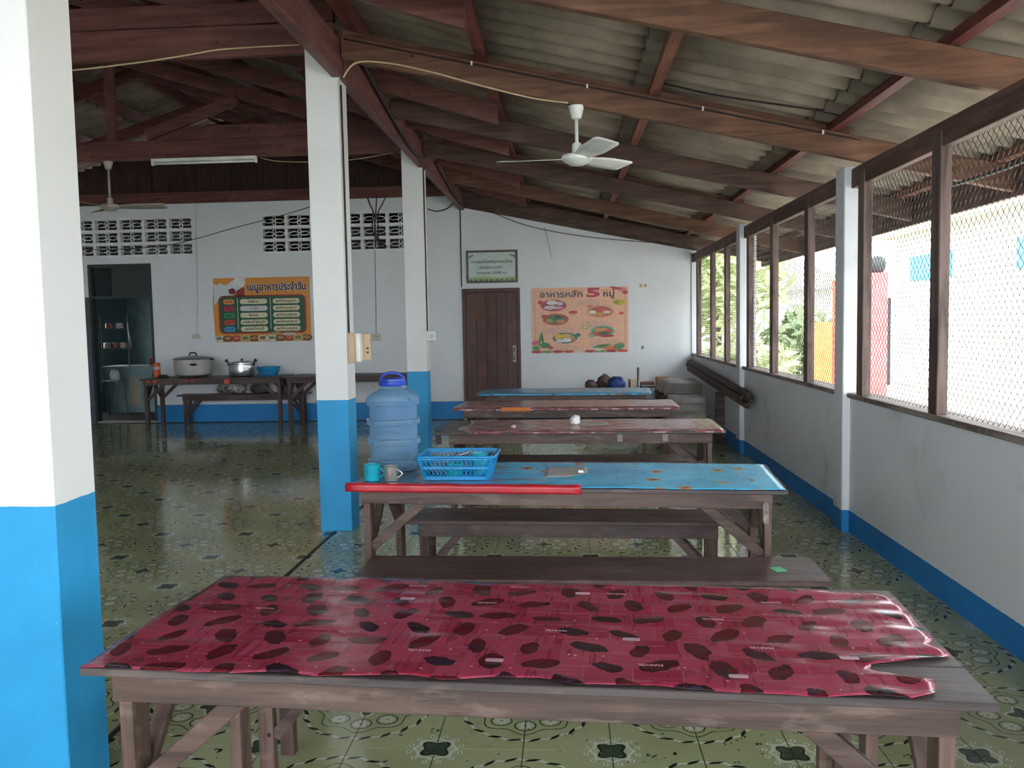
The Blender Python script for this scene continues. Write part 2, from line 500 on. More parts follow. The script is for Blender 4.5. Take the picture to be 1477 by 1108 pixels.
# right-hand wall: low wall, piers, windows with posts and chain-link mesh
wr = B().box(XW, XW + .12, YF, D, 0, 0.94).obj('wall_right', M_WALLR); wr['kind'] = 'structure'
piers = [(2.45, 'nearest pier'), (6.014, 'mid'), (9.526, 'far')]
for k, (y, lab) in enumerate([(2.45, 'white pier on the window wall beside the nearest red-topped table'),
                              (6.014, 'white pier with blue foot between the near and middle mesh windows'),
                              (9.526, 'white pier with blue foot behind the leaning timber bundle')]):
    if k == 0: continue
    o = B().box(XW - .05, XW + .13, y, y + .19, 0, 2.51).obj('wall_pier', M_WALLR, None, bevel=.006)
    tag(o, lab, 'pier', 'piers of the window wall')
posts = [[3.56, 4.66, 5.80], [7.08, 8.25, 9.30], [10.60, 11.62, 12.85]]
bays = [(2.64, 6.01), (6.21, 9.52), (9.72, 13.33)]
A_ = 0.0262
for n, (ps, (ya, yb)) in enumerate(zip(posts, bays)):
    win = struct('window_%d' % (n + 1), (XW, ya, 0.94))
    B().box(-.025, .14, 0, yb - ya, 0, .034).obj('window_sill', M_SILL, win, bevel=.006)
    for y in ps:
        B().box(-.012, .045, y - ya - .055, y - ya + .055, .034, 1.505).obj('window_post', M_POST, win, bevel=.004)
    cl = B(); nw = int((yb - ya) / A_); nz = int(1.42 / .0275)
    for kk in range(nw):
        cl.tube([(.062 + (j % 2) * .003, (kk + ((j + kk) % 2)) * A_, .034 + j * .0275) for j in range(nz + 1)], .0020, 3, cap=False)
    o = cl.obj('chain_link_mesh', M_WIRE, win); o['kind'] = 'stuff'
# behind the camera and the unseen side of the hall
wf = B().box(XL, -4.4, YF - .12, YF, 0, 3.4).obj('wall_front_blocker', M_WALLB); wf['kind'] = 'structure'  # unseen wall, added to keep light from behind off the hall
wl = B().box(XL - .12, XL, YF, D, 0, 3.46).obj('wall_left', M_WALLB); wl['kind'] = 'structure'  # unseen side wall, kept solid so the hall stays dark

# ------------------------------------------------------------------ columns
for y, lab in ((Y1, 'nearest square column, white above and blue below, cut by the left edge'),
               (Y2, 'middle square column, white above and blue below, beside the water bottle'),
               (Y3, 'farthest square column, white above and blue below, behind the water bottle')):
    o = B().box(XC - WC, XC, y, y + WC, 0, 3.5).obj('square_column', M_COL, None, bevel=.004)
    tag(o, lab, 'column', 'columns between hall and lean-to')

# ------------------------------------------------------------------ roof
ceil = struct('ceiling')
# longitudinal beams on the columns
for a, c in ((YF, Y1), (Y1 + WC, Y2 + .0), (Y2 + .06, Y3), (Y3 + .06, D)):
    B().box(-1.618, -1.54, a + .001, c - .001, 3.24, 3.49).obj('column_beam', M_RED, ceil, bevel=.004)
# lean-to rafters
RY = [-2.9, -1.1, .68, 2.45, 4.25, 6.05, 7.75, 9.5, 11.3, 13.08]
for k, y in enumerate(RY):
    xa = -1.53; xb = 3.02
    B().prism([(xa, ZLO(xa)), (xb, ZLO(xb)), (xb, ZLO(xb) + .165), (xa, ZLO(xa) + .165)], y - .03, y + .03, 'y').obj('rafter', M_RAFT[0] if k in (2, 4, 5, 8) else M_RAFT[1], ceil, bevel=.004)
    if k in (5, 7):   # second, thinner board bolted behind
        B().prism([(xa, ZLO(xa) + .12), (XW, ZLO(XW) + .12), (XW, ZLO(XW) + .215), (xa, ZLO(xa) + .215)], y + .032, y + .062, 'y').obj('rafter_board', M_RAFT[0], ceil)
# lean-to purlins
for x, mt in ((-.55, M_PURLRED), (.62, M_PURL), (1.83, M_PURLRED), (2.9, M_PURL)):
    B().box(x - .035, x + .035, YF, D + .1, ZLO(x) + .167, ZLO(x) + .222).obj('purlin', mt, ceil)
# hall rafters and their tails
HY = [-2.8, -1.0, .8, 2.6, 4.86, 7.15, 8.5, 10.46, 12.2]
def hall_rafter(y, ht=.16, x_end=-.53, th=.045, mt=M_REDX):
    B().prism([(XR, ZHA(XR)), (x_end, ZHA(x_end)), (x_end, ZHA(x_end) + ht), (XR, ZHA(XR) + ht)], y - th / 2, y + th / 2, 'y').obj('hall_rafter', mt, ceil, bevel=.003)
    xm = 2 * XR - XC
    B().prism([(xm, ZHA(XC)), (XR, ZHA(XR)), (XR, ZHA(XR) + ht), (xm, ZHA(XC) + ht)], y - th / 2, y + th / 2, 'y').obj('hall_rafter', mt, ceil)
for y in HY: hall_rafter(y)
for y in (Y1 + .12, Y2 + .16, Y3 + .16): hall_rafter(y, .16, -1.6, .05)
for x in (-1.47, -2.45, -3.4, -4.3, -5.0):
    for xx in (x, 2 * XR - x):
        B().box(xx - .03, xx + .03, YF, D + .1, ZHA(x) + .162, ZHA(x) + .30).obj('hall_purlin', M_PURLRED, ceil)
# trusses
for y in (Y1 + .06, Y2 + .06, Y3 + .06):
    B().box(XL, XC - .045, y, y + .05, 3.43, 3.645).obj('tie_beam', M_REDX, ceil, bevel=.004)
    if y < 8: B().box(XL, XC - .045, y + .03, y + .10, 3.665, 3.82).obj('tie_beam', M_REDX, ceil, bevel=.004)
    else: B().box(-4.75, XC - .045, y + .052, y + .10, 3.648, 3.81).obj('tie_beam', M_REDX, ceil, bevel=.004)
    if y > 3:
        zb = 3.646 if y > 8 else 3.822
        B().box(XR - .04, XR + .07, y, y + .05, zb, ZHA(XR) + .1).obj('king_post', M_REDZ, ceil, bevel=.003)
        for s in (1, -1):
            B().bar((XR + s * .42, y + .025, zb + .06), (XR + s * 1.50, y + .025, 4.08), .045, .12).obj('truss_strut', M_REDX, ceil)
# roof sheets: double-wave fibre cement, each sheet its own object
PW = .23
def sheet(lx, slope):
    b = B(); n = 24; wv = 2.2 * PW
    def fn(u, v):
        q = v * wv; zz = .027 * math.cos(2 * PI * q / PW) - .008 * math.cos(4 * PI * q / PW)
        return (u * lx, q, zz - u * lx * slope)
    b.grid(fn, 1, n)
    k = len(b.v)
    b.v += [(x, y, z + .007) for x, y, z in b.v[:k]]
    b.f += [tuple(reversed([q + k for q in f])) for f in b.f[:]]
    nv = n + 1
    for u in (0, 1):
        for t in range(n): b.f.append((u * nv + t, u * nv + t + 1, k + u * nv + t + 1, k + u * nv + t))
    me = b.mesh('roof_sheet', True); me.materials.append(M_ROOF); return me
me_lo = sheet(1.27, .228)
me_eave = sheet(1.44, .228)
rows = [(-.62, .026), (.50, .013), (1.69, 0.0)]
ys = [YF - .25 + k * 2 * PW for k in range(41)]
for y in ys:
    for x, dz in rows:
        inst(me_eave if x > 1.6 else me_lo, 'roof_sheet', ceil, (x, y, ZLO(x) + .245 + dz + random.uniform(-.001, .001)))
dxs = 1.28; me_ha = sheet(dxs + .06, .31); me_hl = sheet(dxs + .06, -.31)
for y in ys:
    for k in range(4):
        x = XR + .02 + k * 1.12
        inst(me_ha, 'roof_sheet', ceil, (x, y, ZHA(x) + .345 - k * .006))
        if k < 4:
            xm = 2 * XR - x - dxs - .06
            inst(me_hl, 'roof_sheet', ceil, (xm, y, ZHA(2 * XR - xm) + .345 - k * .006))
B().box(XR - .12, XR + .12, YF - .2, D + 1, ZHA(XR) + .32, ZHA(XR) + .36).obj('ridge_cap', M_ROOF, ceil)
# window-wall plate and outer eave boards
B().box(XW - .004, XW + .05, YF, D, 2.36, 2.49).obj('window_beam', M_PLATE, ceil, bevel=.004)
B().box(3.02, 3.06, YF, D + .2, 2.28, 2.53).obj('eave_board', M_PLATE, ceil)

# ------------------------------------------------------------------ tables and benches
def table(label, c, rz, L=2.0, W=.70, H=.75, mats=None, nplank=4, group='dining tables in a row', over=.09, name='dining_table', legw=.032, apr=.07, th=.018):
    mt, mz, my, mtop = mats or (M_TAB, M_TABZ, M_TABY, M_TOP)
    t = thing(name, label, 'table', (c[0], c[1], 0), rz, group)
    g = .003; pw = (W - g * (nplank - 1)) / nplank
    for k in range(nplank):
        y = -W / 2 + k * (pw + g)
        B().box(-L / 2 + random.uniform(0, .006), L / 2 - random.uniform(0, .006), y, y + pw, H - th, H - random.uniform(0, .0015)).obj('plank', mtop, t, bevel=.002)
    ex = L / 2 - over; ey = W / 2 - .03; zt = H - th; ld = .07
    for s in (-1, 1):
        B().box(-ex, ex, s * ey - .022 if s > 0 else -ey, s * ey if s > 0 else -ey + .022, zt - apr, zt - .0005).obj('apron', mt, t, bevel=.002)
        xa, xb = sorted((s * (ex - legw), s * (ex - legw - .022)))
        B().box(xa, xb, -ey + .023, ey - .023, zt - apr, zt - .0005).obj('apron', my, t, bevel=.002)
        for q in (-1, 1):
            x0, x1 = sorted((s * ex, s * (ex - legw))); 
            yy = q * (ey - .0225); y0, y1 = sorted((yy, yy - q * ld))
            B().box(x0, x1, y0, y1, 0, zt - apr if False else zt - .001).obj('leg', mz, t, bevel=.002)
            # diagonal brace along the length
            B().bar((s * (ex - legw - .0), yy - q * .03, zt - apr - .22), (s * (ex - .30), yy - q * .03, zt - apr + .015), .03, .045).obj('brace', mt, t, bevel=.002)
            # diagonal brace across the width
            B().bar((s * (ex - .016), yy - q * ld, zt - apr - .20), (s * (ex - .016), yy - q * .26, zt - apr + .01), .024, .04, (1, 0, 0)).obj('brace', my, t, bevel=.002)
    return t
def bench(label, c, rz, L=2.0, W=.35, H=.45, mats=None, group='long benches by the dining tables', inset=.16, nplank=1, name='bench', lean=True):
    mt, mz, my, mtop = mats or (M_BEN, M_TABZ, M_TABY, M_BEN)
    t = thing(name, label, 'bench', (c[0], c[1], 0), rz, group)
    g = .004; pw = (W - g * (nplank - 1)) / nplank; th = .022
    for k in range(nplank):
        y = -W / 2 + k * (pw + g)
        B().box(-L / 2, L / 2, y, y + pw, H - th, H - k * .0006).obj('plank', mtop, t, bevel=.003)
    ex = L / 2 - inset; ey = W / 2 - .035; zt = H - th
    for s in (-1, 1):
        ya, yb = sorted((s * ey, s * (ey - .02)))
        B().box(-ex, ex, ya, yb, zt - .075, zt - .0005).obj('apron', mt, t, bevel=.002)
        for q in (-1, 1):
            x0, x1 = sorted((s * ex, s * (ex - .05)))
            yy = q * (ey - .0205); y0, y1 = sorted((yy, yy - q * .035))
            B().box(x0, x1, y0, y1, 0, zt - .001).obj('leg', mz, t, bevel=.002)
            B().bar((s * (ex - .05), yy - q * .017, zt - .26), (s * (ex - .22), yy - q * .017, zt - .07), .022, .035).obj('brace', mt, t)
    return t
R_ = math.radians
T1 = table('nearest long wooden table with the red printed plastic cloth', (-.11, 2.075), R_(-4.1), L=1.925, W=.70, over=.06)
T2 = table('long wooden table with the shiny blue cloth carrying the water bottle', (-.01, 4.165), R_(-5.2), L=2.0, W=.69, over=.065)
T3 = table('wooden table with a frayed faded red cloth and crumpled tissue on it', (.09, 6.165), R_(-2.0), L=1.98, W=.70)
T4 = table('wooden table with frayed red cloth and an orange strip on its edge', (.0, 7.77), R_(-2.8), L=1.98, W=.69)
T5 = table('farthest dining table with the blue cloth, before the wooden door', (.0, 9.25), R_(-4.5), L=1.87, W=.66)
bench('wide bench between the red and blue tables, green sticker on one end', (.075, 3.605), R_(-1.2), L=1.95, W=.355, H=.45)
bench('two-plank bench tucked under the far side of the blue water bottle table', (-.01, 4.615), R_(-2.6), L=1.77, W=.32, H=.45, nplank=2, inset=.09)
bench('bench tucked under the frayed table that carries the tissue', (.075, 6.565), R_(-2.0), L=1.67, W=.33, H=.45)
bench('bench behind the nearest red-clothed table, only its legs showing below', (-.08, 2.74), R_(-2.0), L=2.0, W=.33, H=.44, inset=.06)
stk = B().box(-.024, .024, -.032, .032, 0, .0012).obj('sticker', plain('green_sticker', lin(70, 190, 130), 0.4)); stk.location = (.872, 3.575, .4504); stk.rotation_euler = (0, 0, .25)
tag(stk, 'small green paper square stuck on the near bench end', 'sticker')

# ------------------------------------------------------------------ table cloths
def interp(tb, t):
    for (a, u), (c, v) in zip(tb[:-1], tb[1:]):
        if t <= c: return u + (v - u) * (t - a) / (c - a)
    return tb[-1][1]
def cloth(name, label, tbl, mat, left, right, front, back, H, nu, nv, wr=.0015, drape=None, seed=0, group='table cloths'):
    """sheet laid on a table top, table-local outline given by its four edges"""
    def fn(u, v):
        x = interp(left, v) * (1 - u) + interp(right, v) * u
        y = interp(front, u) * (1 - v) + interp(back, u) * v
        z = H + .0035 + wr * noise.noise(Vector((x * 5 + seed, y * 22, seed))) + wr * .6 * noise.noise(Vector((x * 18, y * 9, seed + 5)))
        if drape and v < drape[0]: 
            k = 1 - v / drape[0]; y = interp(front, u) - .004; z = H + .003 - drape[1] * k
            if v > 0.001: pass
        return (x, y, max(z, H + .0008) if not (drape and v < drape[0]) else z)
    o = B().grid(fn, nu, nv).obj(name, mat, None, smooth=True, solid=.0012)
    o.location = tbl.location; o.rotation_euler = tbl.rotation_euler
    return tag(o, label, 'tablecloth', group)

def red_print():
    M = Mat('red_printed_plastic', 0.2, 0.5)
    p = M.pos('obj', (1, 1, 0)); x, y, z = M.sep(p)
    br = M.node('ShaderNodeTexBrick'); M.nt.links.new(p, br.inputs['Vector'])
    br.inputs['Scale'].default_value = 1.0; br.inputs['Color1'].default_value = lin(136, 34, 58); br.inputs['Color2'].default_value = lin(160, 62, 86)
    br.inputs['Mortar'].default_value = lin(148, 72, 92); br.inputs['Mortar Size'].default_value = .0021; br.inputs['Brick Width'].default_value = .105; br.inputs['Row Height'].default_value = .085
    c = br.outputs[0]
    st = M.noise(M.pos('obj', (6, 70, 0)), 1.0, 2); st2 = M.noise(M.pos('obj', (70, 6, 0)), 1.0, 2)
    pa = M.noise(M.pos('obj', (1, 1, 0)), 9.0, 2)
    c = M.mix(st.gt(.57) * pa.gt(.47) * .55, c, lin(154, 84, 104))
    c = M.mix(st2.gt(.57) * pa.lt(.5) * .55, c, lin(98, 22, 40))
    # abstract dark blots set out on a loose brick-like grid
    cw, ch = .125, .098
    row = (y / ch)._m('FLOOR'); xo = x / cw + row * .37
    ci = xo._m('FLOOR')
    hv = ((ci * 12.9898 + row * 78.233).sin() * 43758.5453).mod(1.0); hw = ((ci * 39.346 + row * 11.135).sin() * 24634.6345).mod(1.0)
    ds = M.noise(p, 34.0, 4)
    gx = (xo.mod(1.0) - .5 - (hv - .5) * .22) * cw; gy = (y / ch).mod(1.0) * ch - ch * .5 - (hw - .5) * .02
    an = hv * 3.1; rx = gx * an.cos() + gy * an.sin(); ry = gy * an.cos() - gx * an.sin()
    d = ((rx * rx) * .55 + (ry * ry) * 1.9).sqrt() + (ds - .5) * .034
    sz = hw * .011 + .026
    c = M.mix(d.lt(sz), c, lin(44, 18, 26))
    c = M.mix(d.lt(sz - .005) * hv.lt(.72), c, lin(92, 20, 28))
    c = M.mix(d.lt(sz - .006) * hv.gt(.5) * ds.gt(.52), c, lin(44, 40, 66))
    c = M.mix(d.lt(sz - .004) * ds.gt(.57), c, lin(52, 22, 30))
    fl = M.voro(p, 24.0)
    c = M.mix(fl.lt(.08) * d.gt(sz + .006), c, lin(196, 150, 164))
    sm = M.noise(p, 2.5, 4)
    c = M.mix(sm.ramp(.5, .8) * .25, c, lin(100, 46, 56))
    return M.col(c).rough(sm * .2 + .10).bump(M.noise(M.pos('obj', (3, 14, 0)), 3.0, 3), .15, .004).m
M_REDP = red_print()
rj = random.Random(3)
jag = lambda base, amp, n: [(k / n, base + rj.uniform(-amp, amp)) for k in range(n + 1)]
c1 = cloth('tablecloth', 'red printed plastic cloth with torn right end on the nearest table', T1, M_REDP,
           [(0, -.955), (.5, -.962), (1, -.94)],
           [(0, .80), (.05, .86), (.14, .87), (.17, .80), (.2, .76), (.25, .77), (.29, .85), (.33, .95), (.38, .955), (.43, .93), (.5, .95), (.65, .945), (.8, .95), (.95, .945), (1, .90)],
           [(0, -.352), (.2, -.352), (.26, -.335), (.31, -.35), (.42, -.326), (.47, -.345), (.53, -.322), (.58, -.318), (.63, -.345), (.72, -.335), (.8, -.35), (.86, -.352), (.9, -.36), (.95, -.34), (1, -.348)],
           [(0, .335), (.25, .345), (.36, .335), (.42, .315), (.5, .335), (.7, .34), (.9, .335), (1, .32)], .75, 110, 44, .0028, None, 3)
M_PINKT = plain('pale_print', lin(190, 150, 164), 0.35)
for k, (a, b_) in enumerate([(-.70, .05), (-.52, .2), (-.42, -.10), (-.22, -.2), (-.12, .14), (.08, -.05), (.22, .24), (.30, -.24), (.46, .06), (.55, -.12), (.62, .2), (-.05, .28), (-.34, .27)]):
    lettering('MARVEL', .015, M_PINKT, c1, (a, b_, .7578), (0, 0, PI + rj.uniform(-.04, .04)), bold=.0004)
    if k % 2: B().prism(rrect(a + .16, a + .20, b_ - .05, b_ - .032, .003, 2), .7570, .7574).obj('printed_box', M_PINKT, c1)

def blue_print(worn):
    M = Mat('blue_flowered_plastic' if worn else 'faded_blue_plastic', 0.18, 0.6)
    p = M.pos('obj', (1, 1.0, 0)); x, y, z = M.sep(p)
    n = M.noise(p, 3.0, 4)
    c = M.mix(n.ramp(.3, .7), lin(40, 166, 222), lin(84, 198, 240))
    v = M.node('ShaderNodeTexVoronoi'); v.inputs['Scale'].default_value = 7.5; v.inputs['Randomness'].default_value = .7; M.nt.links.new(p, v.inputs['Vector'])
    d = M.x(v.outputs['Distance']); rc, gc, bc = M.sep(v.outputs['Color'])
    ds = M.noise(p, 50.0, 2)
    c = M.mix((d + (ds - .5) * .2).lt(.25) * rc.gt(.15), c, lin(176, 140, 84))
    c = M.mix((d + (ds - .5) * .2).lt(.13) * rc.gt(.15), c, lin(150, 70, 60))
    c = M.mix(M.noise(p, 34.0, 2).gt(.68) * .7, c, lin(20, 70, 104))
    # rubbed-through strips towards the left end
    st = M.noise(M.pos('obj', (1.2, 26, 0)), 1.4, 4)
    wear = (st + x * -.36).gt(.63) if worn else st.gt(.5)
    c = M.mix(wear * .85, c, lin(92, 112, 126))
    wr2 = M.noise(M.pos('obj', (2, 34, 0)), 2.0, 4)
    c = M.mix((wr2 + x * -.16).gt(.70) * .8, c, lin(104, 92, 88))
    return M.col(c).rough(n * .22 + .10).bump(M.noise(M.pos('obj', (1.0, 13, 0)), 3.0, 3), .7, .008).m
M_BLUEP = blue_print(True)
c2 = cloth('tablecloth', 'shiny blue flowered plastic cloth on the water bottle table', T2, M_BLUEP,
           [(0, -.985), (1, -.96)], [(0, .985), (1, .975)],
           jag(-.342, .004, 10), jag(.335, .006, 10), .75, 90, 30, .003, None, 9)
M_REDC = plain('bright_red_cloth', lin(170, 24, 40), 0.3, var=.15)
b = B()
b.grid(lambda u, v: (-1.0 + u * 1.10, *((-.312 - .04 * v / .6, .7595 + .0015 * math.sin(u * 33)) if v < .6 else (-.353 - .002 * math.sin(u * 27), .7595 - .034 * (v - .6) / .4))), 30, 10)
o = b.obj('edge_cloth', M_REDC, None, smooth=True, solid=.003); o.location = T2.location; o.rotation_euler = T2.rotation_euler
tag(o, 'rolled bright red cloth strip along the blue table front edge', 'cloth strip')

def faded_red(name, tear):
    M = Mat(name, 0.22, 0.55)
    p = M.pos('obj', (1, 1, 0)); x, y, z = M.sep(p)
    n = M.noise(p, 9.0, 4)
    c = M.mix(n.ramp(.35, .65), lin(128, 62, 70), lin(160, 100, 106))
    st = M.noise(M.pos('obj', (5, 34, 0)), 1.5, 5)
    c = M.mix(st.gt(.54) * .8, c, lin(192, 170, 166))
    st2 = M.noise(M.pos('obj', (4, 26, 0)), 2.3, 5)
    c = M.mix((st2 + x * -.05).gt(.64) * .9, c, lin(82, 66, 64))
    return M.col(c).rough(n * .2 + .12).bump(st, .4, .004).m
M_RF1 = faded_red('faded_red_plastic', 1); M_RF2 = faded_red('frayed_red_plastic', 2)
c3 = cloth('tablecloth', 'worn pinkish red plastic cloth on the table carrying the tissue', T3, M_RF1,
           [(0, -.82), (.3, -.86), (.6, -.80), (1, -.84)], [(0, .97), (1, .96)],
           jag(-.352, .012, 26), jag(.34, .008, 12), .75, 80, 20, .003, (.1, .014), 14)
c4 = cloth('tablecloth', 'worn red plastic cloth with the orange tape on its edge', T4, M_RF2,
           [(0, -.985), (1, -.97)], [(0, .98), (1, .96)],
           jag(-.35, .006, 26), jag(.335, .008, 12), .75, 80, 20, .003, (.1, .022), 21)
B().box(-.55, -.30, -.372, -.352, .7265, .760).obj('orange_tape', plain('orange_tape', lin(206, 112, 30), .45), c4)
c5 = cloth('tablecloth', 'faded blue plastic cloth on the farthest dining table', T5, blue_print(False),
           [(0, -.93), (1, -.92)], [(0, .90), (1, .88)], jag(-.335, .004, 12), jag(.32, .005, 8), .75, 60, 18, .002, (.1, .02), 30)
B().box(-.995, -.955, -.31, -.30, .66, .752).obj('torn_strip', M_BLACK, c3)
B().prism(rrect(.893, .918, .60, .70, .012, 3), -.3275, -.3222, 'y').obj('paint_patch', plain('chipped_paint', lin(132, 116, 108), .7, var=.4, scale=60), T2)
# taped paper bits on the table front, tissue, cardboard
def on_table(T, x, y, z): 
    return T.matrix_basis @ Vector((x, y, z))
M_PAPER = plain('grey_board', lin(168, 164, 160), .6); M_TISSUE = plain('tissue_white', lin(228, 228, 226), .9)
for x, wd, hh, cc in ((.28, .035, .05, lin(128, 124, 120)), (.46, .04, .06, lin(92, 82, 80)), (.585, .035, .05, lin(130, 126, 122))):
    B().box(x - wd / 2, x + wd / 2, -.3225, -.3205, .675, .675 + hh).obj('paper_scrap', plain('paper_scrap', cc, .7), T3)
def flat_sheet(name, label, cat, T, x, y, wd, dp, rz, mat, lift=.004):
    def fn(u, v):
        return ((u - .5) * wd, (v - .5) * dp, .0022 + lift * (u ** 4) * (1 - v) ** 2 + .0006 * noise.noise(Vector((u * 4, v * 4, 2))))
    o = B().grid(fn, 10, 8).obj(name, mat, None, smooth=True, solid=.0012)
    o.location = on_table(T, x, y, .7555); o.rotation_euler = (0, 0, T.rotation_euler.z + rz); return tag(o, label, cat)
fp = flat_sheet('cardboard_sheet', 'grey cardboard rectangle lying on the blue clothed table', 'cardboard', T2, .0, .04, .205, .27, .06, M_PAPER, .02)
B().box(.06, .085, -.08, -.055, .012, .022).obj('tape_piece', M_TISSUE, fp)
flat_sheet('paper_sheet', 'pale paper sheet beside the tissue on the frayed table', 'paper', T3, .10, .02, .22, .2, .1, plain('pale_paper', lin(176, 168, 166), .5))
flat_sheet('paper_sheet', 'thin grey sheet on the farthest blue table', 'paper', T5, .12, .05, .2, .25, 0, plain('grey_sheet', lin(150, 160, 166), .5))
def lump(name, label, cat, loc, sx, sy, sz, mat, seed, amp=.35, n=18, fr=2.2):
    b = B()
    def fn(u, v):
        th = 2 * PI * u; ph = PI * v
        d = Vector((math.sin(ph) * math.cos(th), math.sin(ph) * math.sin(th), math.cos(ph)))
        k = 1 + amp * noise.noise(d * fr + Vector((seed, seed * 2, 0))) + amp * .4 * noise.noise(d * fr * 3 + Vector((seed, 0, 4)))
        z = d.z * k * sz
        return (d.x * k * sx, d.y * k * sy, max(z, -sz * .75))
    b.grid(fn, n, n // 2)
    o = b.obj(name, mat, None, smooth=True); bm = bmesh.new(); bm.from_mesh(o.data); bmesh.ops.remove_doubles(bm, verts=bm.verts, dist=1e-5); bmesh.ops.recalc_face_normals(bm, faces=bm.faces); bm.to_mesh(o.data); bm.free()
    o.location = (loc[0], loc[1], loc[2] + sz * .75)
    return tag(o, label, cat) if label else o
q = on_table(T3, -.03, .02, .757)
lump('crumpled_tissue', 'crumpled white tissue standing on the frayed red cloth', 'tissue', q, .035, .03, .035, M_TISSUE, 4, .5)
q = on_table(T3, -.46, -.18, .757)
lump('paper_wad', 'tiny pink white paper wad near the frayed table left end', 'paper', q, .018, .012, .012, plain('pink_wad', lin(206, 170, 170), .8), 8, .4, 12)

# ------------------------------------------------------------------ things on the blue table
def clear_blue():
    m_ = bpy.data.materials.new('clear_blue_plastic'); m_.use_nodes = True; nt = m_.node_tree
    for n in list(nt.nodes): nt.nodes.remove(n)
    out = nt.nodes.new('ShaderNodeOutputMaterial'); tr = nt.nodes.new('ShaderNodeBsdfTransparent'); tr.inputs[0].default_value = (.60, .76, .88, 1)
    pb = nt.nodes.new('ShaderNodeBsdfPrincipled'); pb.inputs['Base Color'].default_value = lin(128, 166, 198); pb.inputs['Roughness'].default_value = .07
    tc = nt.nodes.new('ShaderNodeTexCoord'); nz = nt.nodes.new('ShaderNodeTexNoise'); nz.inputs['Scale'].default_value = 9
    nt.links.new(tc.outputs['Object'], nz.inputs['Vector'])
    mr = nt.nodes.new('ShaderNodeMapRange'); mr.inputs[3].default_value = .30; mr.inputs[4].default_value = .32
    lw = nt.nodes.new('ShaderNodeLayerWeight'); lw.inputs[0].default_value = .35
    ad = nt.nodes.new('ShaderNodeMath'); ad.operation = 'MULTIPLY_ADD'; ad.inputs[1].default_value = .45; ad.use_clamp = True
    nt.links.new(nz.outputs[0], mr.inputs[0]); nt.links.new(lw.outputs['Facing'], ad.inputs[0]); nt.links.new(mr.outputs[0], ad.inputs[2])
    mx = nt.nodes.new('ShaderNodeMixShader'); nt.links.new(ad.outputs[0], mx.inputs[0]); nt.links.new(tr.outputs[0], mx.inputs[1]); nt.links.new(pb.outputs[0], mx.inputs[2])
    nt.links.new(mx.outputs[0], out.inputs[0]); return m_
bl = on_table(T2, -.885, .07, .7585)
bot = thing('water_bottle', 'big clear blue ribbed drinking water bottle with blue handled cap', 'bottle', bl)
pr_ = [(.10, 0), (.122, .006), (.134, .03), (.134, .056), (.124, .060), (.124, .075), (.123, .128)]
for z in (.135, .235):
    pr_ += [(.124, z), (.137, z + .004), (.138, z + .016), (.137, z + .028), (.124, z + .032), (.123, z + .09)]
pr_ += [(.124, .334), (.137, .338), (.138, .362), (.130, .378), (.112, .394), (.085, .410), (.066, .420), (.062, .430), (.062, .452)]
B().lathe(pr_, 40, cap1=False).obj('bottle_body', clear_blue(), bot, auto=.45)
M_CAP = plain('blue_cap_plastic', lin(32, 62, 168), .35)
cp = B().lathe([(.068, .432), (.070, .436), (.070, .452), (.066, .455), (.066, .466), (.060, .470)], 28).obj('bottle_cap', M_CAP, bot, auto=.6)
B().tube([(.060 * math.cos(a), 0, .462 + .034 * math.sin(a)) for a in [PI * k / 14 for k in range(15)]], .0075, 8).obj('handle', M_CAP, cp, smooth=True)

def mug(name, label, loc, r, h, mat, rz, extra=None, parent=None, cat='mug'):
    t = thing(name, label, cat, loc, rz, 'drinking mugs')
    B().lathe([(r * .93, 0), (r, .006), (r, h - .003), (r * 1.03, h), (r * .96, h), (r * .93, .008)], 28, cap1=True).obj('mug_body', mat, t, auto=.7)
    B().tube([(r * .96 + .026 * math.sin(PI * k / 10), 0, h * .2 + h * .6 * k / 10) for k in range(11)], .0045, 6).obj('mug_handle', mat, t, smooth=True)
    return t
M_TEAL = plain('teal_plastic', lin(24, 150, 172), .35)
M_STEEL = plain('stainless_steel', lin(190, 188, 184), .25, .5, .75, .06)
q = on_table(T2, -.905, -.235, .7575); mug('mug', 'teal plastic mug at the left end of the blue table', q, .039, .078, M_TEAL, -.25)
q = on_table(T2, -.81, -.245, .7575); mug('mug', 'shiny steel mug right of the teal one', q, .033, .072, M_STEEL, -.2)
